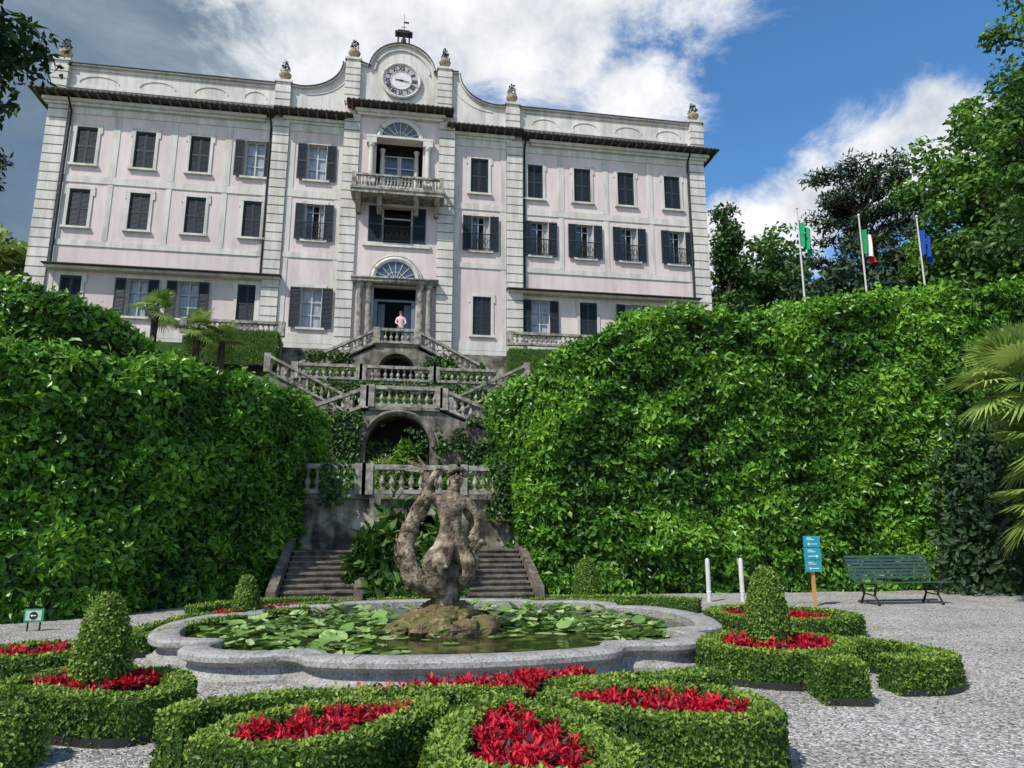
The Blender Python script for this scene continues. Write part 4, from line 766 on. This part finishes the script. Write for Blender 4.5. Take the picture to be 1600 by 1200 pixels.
ivy('climbing_ivy',-3.8,-1.0,7.45,8.9,29.95,2200,.25,seed=5); ivy('climbing_ivy',1.0,3.8,7.45,8.9,29.95,2200,.25,seed=6); ivy('climbing_ivy',-3.5,3.6,5.8,7.3,28.2,4200,.2,.16,seed=7); ivy('climbing_ivy',2.6,3.8,1.8,3.5,19.75,800,.2,seed=8); ivy('climbing_ivy',-1.9,-1.2,1.9,3.4,19.75,350,.4,seed=9)
shrub('fern_clump',-.35,24.4,2.5,.6,.5,1.5,500,.4,M['palm'],.2); shrub('fern_clump',.4,24.9,2.5,.6,.4,2.2,450,.35,M['treeb'],.3); shrub('fern_clump',-1.6,24.3,2.5,.7,.5,1.2,500,.3,M['treeb'],.3); shrub('fern_clump',2.2,24.4,2.5,.8,.4,1.0,400,.25,M['treeb'],.35); shrub('fern_clump',-1.9,22.9,2.5,.5,.5,1.1,300,.25,M['palm'],.3)
par=empty('box_hedge_border'); strip(par,[(-.95,26.9),(.2,26.9),(1.3,26.9)],.6,.62,False,dens=700,L=.08,z0=5.8)
for x,y,z in [(-2.6,27.8,6.2),(2.6,27.8,6.2),(-2.2,29.3,7.4),(2.1,29.3,7.4),(-3.2,29.2,7.4),(3.2,29.2,7.4)]: shrub('garden_shrub',x,y,z,.8,.5,.9,350,.16,M['treeb'])
par=empty('clipped_hedge_block'); strip(par,[(-8.6,30.2),(-5.0,30.2)],.9,1.5,False,dens=450,L=.1,z0=8.2,amp=.08)
par=empty('clipped_hedge_block'); strip(par,[(4.9,30.2),(8,30.2),(13,30.2)],.9,1.6,False,dens=450,L=.1,z0=7.8,amp=.08)
shrub('garden_shrub',-6.3,27.5,5,1.5,1,3.0,900,.18,M['tree']); shrub('garden_shrub',-9.5,26,5,1.8,1,3.0,900,.18,M['tree'])
# ------------------------------------------------------------------ palms
def fan(P,D,Nn,R_,V,F,RN,k=26):
    D=D.normalized(); U=D.cross(Nn).normalized(); Nn=U.cross(D); g=random.random()
    for i in range(k):
        a=(i/(k-1)-.5)*math.radians(260); d=(D*math.cos(a)+U*math.sin(a)).normalized(); s=U*math.cos(a)-D*math.sin(a); r=R_*(.75+.25*math.cos(a*.6))*random.uniform(.9,1.08); w=.03*R_/.7
        k0=len(V); m1=P+d*r*.55; tip=P+d*r-Vector((0,0,r*.18*random.random()))-Nn*r*.08
        V+= [tuple(P),tuple(m1+s*w),tuple(tip),tuple(m1-s*w)]; F.append((k0,k0+1,k0+2,k0+3)); RN.append(min(1,max(0,g*.6+.3+random.uniform(-.15,.2))))
def fanpalm(name,heads,trunks,R_=.75):
    par=empty(name); V=[];F=[];RN=[]; b=B_()
    for hx,hy,hz,n in heads:
        for i in range(n):
            a=random.random()*2*pi; el=random.uniform(-.6,1.35); d=Vector((math.cos(a)*math.cos(el),math.sin(a)*math.cos(el),math.sin(el))); h=Vector((hx,hy,hz)); q=h+d*random.uniform(.45,.75)*R_/.75
            b.tube([h,(h+q)/2+Vector((0,0,.04)),q],[.014,.011,.009],4); dd=(d-Vector((0,0,.25))).normalized(); fan(q,dd,(Vector((0,0,1))-dd*dd.z).normalized() if abs(dd.z)<.95 else Vector((1,0,0)),R_*random.uniform(.8,1.1),V,F,RN)
    b.make('petioles',M['palm'],par)
    meshobj('fan_leaves',V,F,M['palm'],par,rnd=np.array(RN,dtype=np.float32)); b=B_()
    for t in trunks: b.tube(t[:-1],[t[-1]]*(len(t)-1),8)
    b.make('trunks',M['bark'],par)
fanpalm('fan_palm',[(13.8,13.4,4.7,36),(14.1,13.0,3.3,28),(14.2,13.0,2.1,24)],[[(14.9,14.4,0),(14.7,14.2,2.2),(13.8,13.4,4.7),.12],[(14.9,13.9,0),(14.5,13.4,2),(14.1,13.0,3.3),.12],[(14.8,13.3,0),(14.2,13.0,2.1),.12]],.9)
fanpalm('fan_palm',[(-8.6,26,9.2,16),(-7.2,26.3,8.7,14),(-6.4,26.6,8.3,12)],[[(-8.6,26,5),(-8.6,26,9.2),.12],[(-7.2,26.3,5),(-7.2,26.3,8.7),.12],[(-6.4,26.6,5),(-6.4,26.6,8.3),.12]],.6)
# ------------------------------------------------------------------ visitor
pm=bpy.data.materials.new('visitor_clothes'); pm.use_nodes=True; N=N_(pm.node_tree); b=pm.node_tree.nodes['Principled BSDF']; g=N('ShaderNodeNewGeometry'); sp3=N('ShaderNodeSeparateXYZ'); N.l(g.outputs['Position'],sp3.inputs[0]); mr=N('ShaderNodeMapRange'); mr.inputs[1].default_value=9.42; mr.inputs[2].default_value=11.05; N.l(sp3.outputs[2],mr.inputs[0])
r_=N('ShaderNodeValToRGB'); r_.color_ramp.interpolation='CONSTANT'; N.l(mr.outputs[0],r_.inputs[0]); e=r_.color_ramp.elements; e[0].color=(.03,.02,.02,1); e[1].position=.05; e[1].color=(.04,.05,.09,1)
for p_,c in [(.5,(.58,.40,.42)),(.82,(.45,.27,.2))]: q=e.new(p_); q.color=c4(c)
N.l(r_.outputs[0],b.inputs['Base Color'])
vs=empty('visitor'); vx,vy,vz=.1,30.35,9.42
def q(x,y,z): return (vx+x,vy+y,vz+z)
V=[q(0,0,.82),q(0,0,.95),q(0,-.01,1.12),q(0,0,1.27),q(0,0,1.36),q(0,-.02,1.44),q(0,-.01,1.53), q(.16,0,1.26),q(.22,-.08,1.04),q(.14,-.27,.92),q(-.16,0,1.26),q(-.22,-.08,1.04),q(-.14,-.27,.92), q(.09,0,.74),q(.1,-.01,.42),q(.1,.02,.07),q(.11,-.14,.03),q(-.09,0,.74),q(-.1,-.01,.42),q(-.1,.02,.07),q(-.11,-.14,.03)]
E=[(0,1),(1,2),(2,3),(3,4),(4,5),(5,6),(3,7),(7,8),(8,9),(3,10),(10,11),(11,12),(0,13),(13,14),(14,15),(15,16),(0,17),(17,18),(18,19),(19,20)]
Rr=[(.15,.1),(.13,.09),(.14,.1),(.14,.09),.045,.08,.075,.055,.042,.03,.055,.042,.03,.09,.06,.04,.035,.09,.06,.04,.035]
for sx_,wi in ((1,9),(-1,12)):
    w0=V[wi]
    for k,(dx,l) in enumerate([(-.03,.06),(-.015,.075),(0,.08),(.015,.075)]):
        i=len(V); V+=[(w0[0]+dx*1.2,w0[1]-.07,w0[2]-.01),(w0[0]+dx*1.5,w0[1]-.07-l*.7,w0[2]-.04)]; E+=[(wi,i),(i,i+1)]; Rr+=[.009,.008]
    i=len(V); V+=[(w0[0]-sx_*.05,w0[1]-.05,w0[2]-.01)]; E+=[(wi,i)]; Rr+=[.01]
skin('body',V,E,Rr,pm,vs,sub=1,disp=0)
b=B_(); b.lathe((vx,vy+.02,vz+1.42),[(.08,0),(.1,.04),(.105,.09),(.085,.15),(.03,.19)],12); b.make('hair',flat('hair_brown',(.04,.025,.018)),vs,True)
b=B_(); hc2=(vx,vy-.095,vz+1.47); b.tube([(hc2[0],hc2[1]+.01,hc2[2]+.02),(hc2[0],hc2[1]-.015,hc2[2]-.01)],[.006,.012],5); b.lathe((vx-.03,vy-.095,vz+1.485),[(.002,0),(.008,.006),(.002,.012)],6); b.lathe((vx+.03,vy-.095,vz+1.485),[(.002,0),(.008,.006),(.002,.012)],6); b.tube([(vx-.02,vy-.09,vz+1.435),(vx+.02,vy-.09,vz+1.435)],[.004,.004],5); b.make('face_features',flat('face_dark',(.15,.06,.05)),vs)
# ------------------------------------------------------------------ world, sun, camera
w=bpy.data.worlds.new('World'); SC.world=w; w.use_nodes=True; N=N_(w.node_tree); bg=w.node_tree.nodes['Background']
sun=Vector((-.50,-.42,.76)).normalized(); el=math.asin(sun.z); az=math.atan2(sun.x,sun.y)
sky=N('ShaderNodeTexSky',sky_type='NISHITA'); sky.sun_disc=False; sky.sun_elevation=el; sky.sun_rotation=az; sky.air_density=1.0; sky.dust_density=.3; sky.ozone_density=2.0; sky.altitude=200
hs=N('ShaderNodeHueSaturation'); N.l(sky.outputs[0],hs.inputs['Color']); hs.inputs['Saturation'].default_value=1.25; hs.inputs['Value'].default_value=1.75
tc=N('ShaderNodeTexCoord'); d=tc.outputs['Generated']
def dirv(az_,el_): a=math.radians(az_);e_=math.radians(el_); return (math.sin(a)*math.cos(e_),math.cos(a)*math.cos(e_),math.sin(e_))
def blobs(L):
    cur_=None
    for az_,el_,r in L:
        vd=N('ShaderNodeVectorMath',operation='DISTANCE'); N.l(d,vd.inputs[0]); vd.inputs[1].default_value=dirv(az_,el_)
        mm=N('ShaderNodeMath',operation='MULTIPLY_ADD'); N.l(vd.outputs['Value'],mm.inputs[0]); mm.inputs[1].default_value=-1/r; mm.inputs[2].default_value=1
        if cur_ is None: cur_=mm.outputs[0]
        else: x=N('ShaderNodeMath',operation='MAXIMUM'); N.l(cur_,x.inputs[0]); N.l(mm.outputs[0],x.inputs[1]); cur_=x.outputs[0]
    return cur_
def cloudmask(mask,scale,seed,amp,lo,hi):
    mp=N('ShaderNodeMapping'); N.l(d,mp.inputs[0]); mp.inputs['Scale'].default_value=(1,1,1.9); mp.inputs['Location'].default_value=(seed,0,0)
    n=N('ShaderNodeTexNoise'); N.l(mp.outputs[0],n.inputs['Vector']); n.inputs['Scale'].default_value=scale; n.inputs['Detail'].default_value=12; n.inputs['Roughness'].default_value=.66; n.inputs['Distortion'].default_value=.35
    a=N('ShaderNodeMath',operation='MULTIPLY_ADD'); N.l(n.outputs[0],a.inputs[0]); a.inputs[1].default_value=amp; a.inputs[2].default_value=-amp*.5
    s=N('ShaderNodeMath',operation='ADD'); N.l(a.outputs[0],s.inputs[0]); N.l(mask,s.inputs[1])
    mr=N('ShaderNodeMapRange',interpolation_type='SMOOTHSTEP'); N.l(s.outputs[0],mr.inputs[0]); mr.inputs[1].default_value=lo; mr.inputs[2].default_value=hi; return mr.outputs[0],n.outputs[0]
m1,n1=cloudmask(blobs([(-2,37,.24),(7,38,.22),(15,39,.2),(20,33,.14),(24,41,.16),(-8,36,.2),(4,48,.3),(29,21,.12),(34,23.5,.12),(39,25.2,.10),(44,26.8,.08),(26,17,.12),(-120,30,.7),(120,25,.5),(180,50,.4)]),5.6,3.1,2.0,.2,.75)
m2,n2_=cloudmask(blobs([(-26,33,.5),(-35,20,.5),(-45,35,.5),(-20,45,.35)]),2.5,8.3,.9,-.05,.8)
mixA=N('ShaderNodeMix',data_type='RGBA'); N.l(m2,mixA.inputs[0]); N.l(hs.outputs[0],mixA.inputs[6])
gc=ramp(N,n2_,[(.3,(.9,1.5,2.2)),(.52,(1.7,2.4,3.2)),(.7,(3.0,3.7,4.5)),(.85,(5.5,5.8,6.2))]); N.l(gc,mixA.inputs[7])
mixB=N('ShaderNodeMix',data_type='RGBA'); N.l(m1,mixB.inputs[0]); N.l(mixA.outputs[2],mixB.inputs[6])
nn=N('ShaderNodeTexNoise'); N.l(d,nn.inputs['Vector']); nn.inputs['Scale'].default_value=9; nn.inputs['Detail'].default_value=10; nn.inputs['Roughness'].default_value=.62
wc=ramp(N,nn.outputs[0],[(.3,(4.6,5.2,6.0)),(.46,(7.2,7.5,7.9)),(.6,(9.0,9.1,9.3))]); N.l(wc,mixB.inputs[7])
N.l(mixB.outputs[2],bg.inputs[0]); bg.inputs[1].default_value=.11
ld=bpy.data.lights.new('sun','SUN'); ld.energy=5.0; ld.angle=math.radians(.5); ld.color=(1,.95,.87); lo=bpy.data.objects.new('sun',ld); link(lo); lo.rotation_euler=(-sun).to_track_quat('-Z','Y').to_euler()
cam=bpy.data.cameras.new('camera'); cam.sensor_width=36; cam.lens=24.77; cam.clip_end=1000; cam.clip_start=.05; co=bpy.data.objects.new('camera',cam); link(co)
co.location=(0,0,1.6); co.rotation_euler=(math.radians(90+11.55),0,math.radians(-9.5)); SC.camera=co
SC.view_settings.view_transform='Standard'; SC.view_settings.look='None'; SC.view_settings.exposure=0
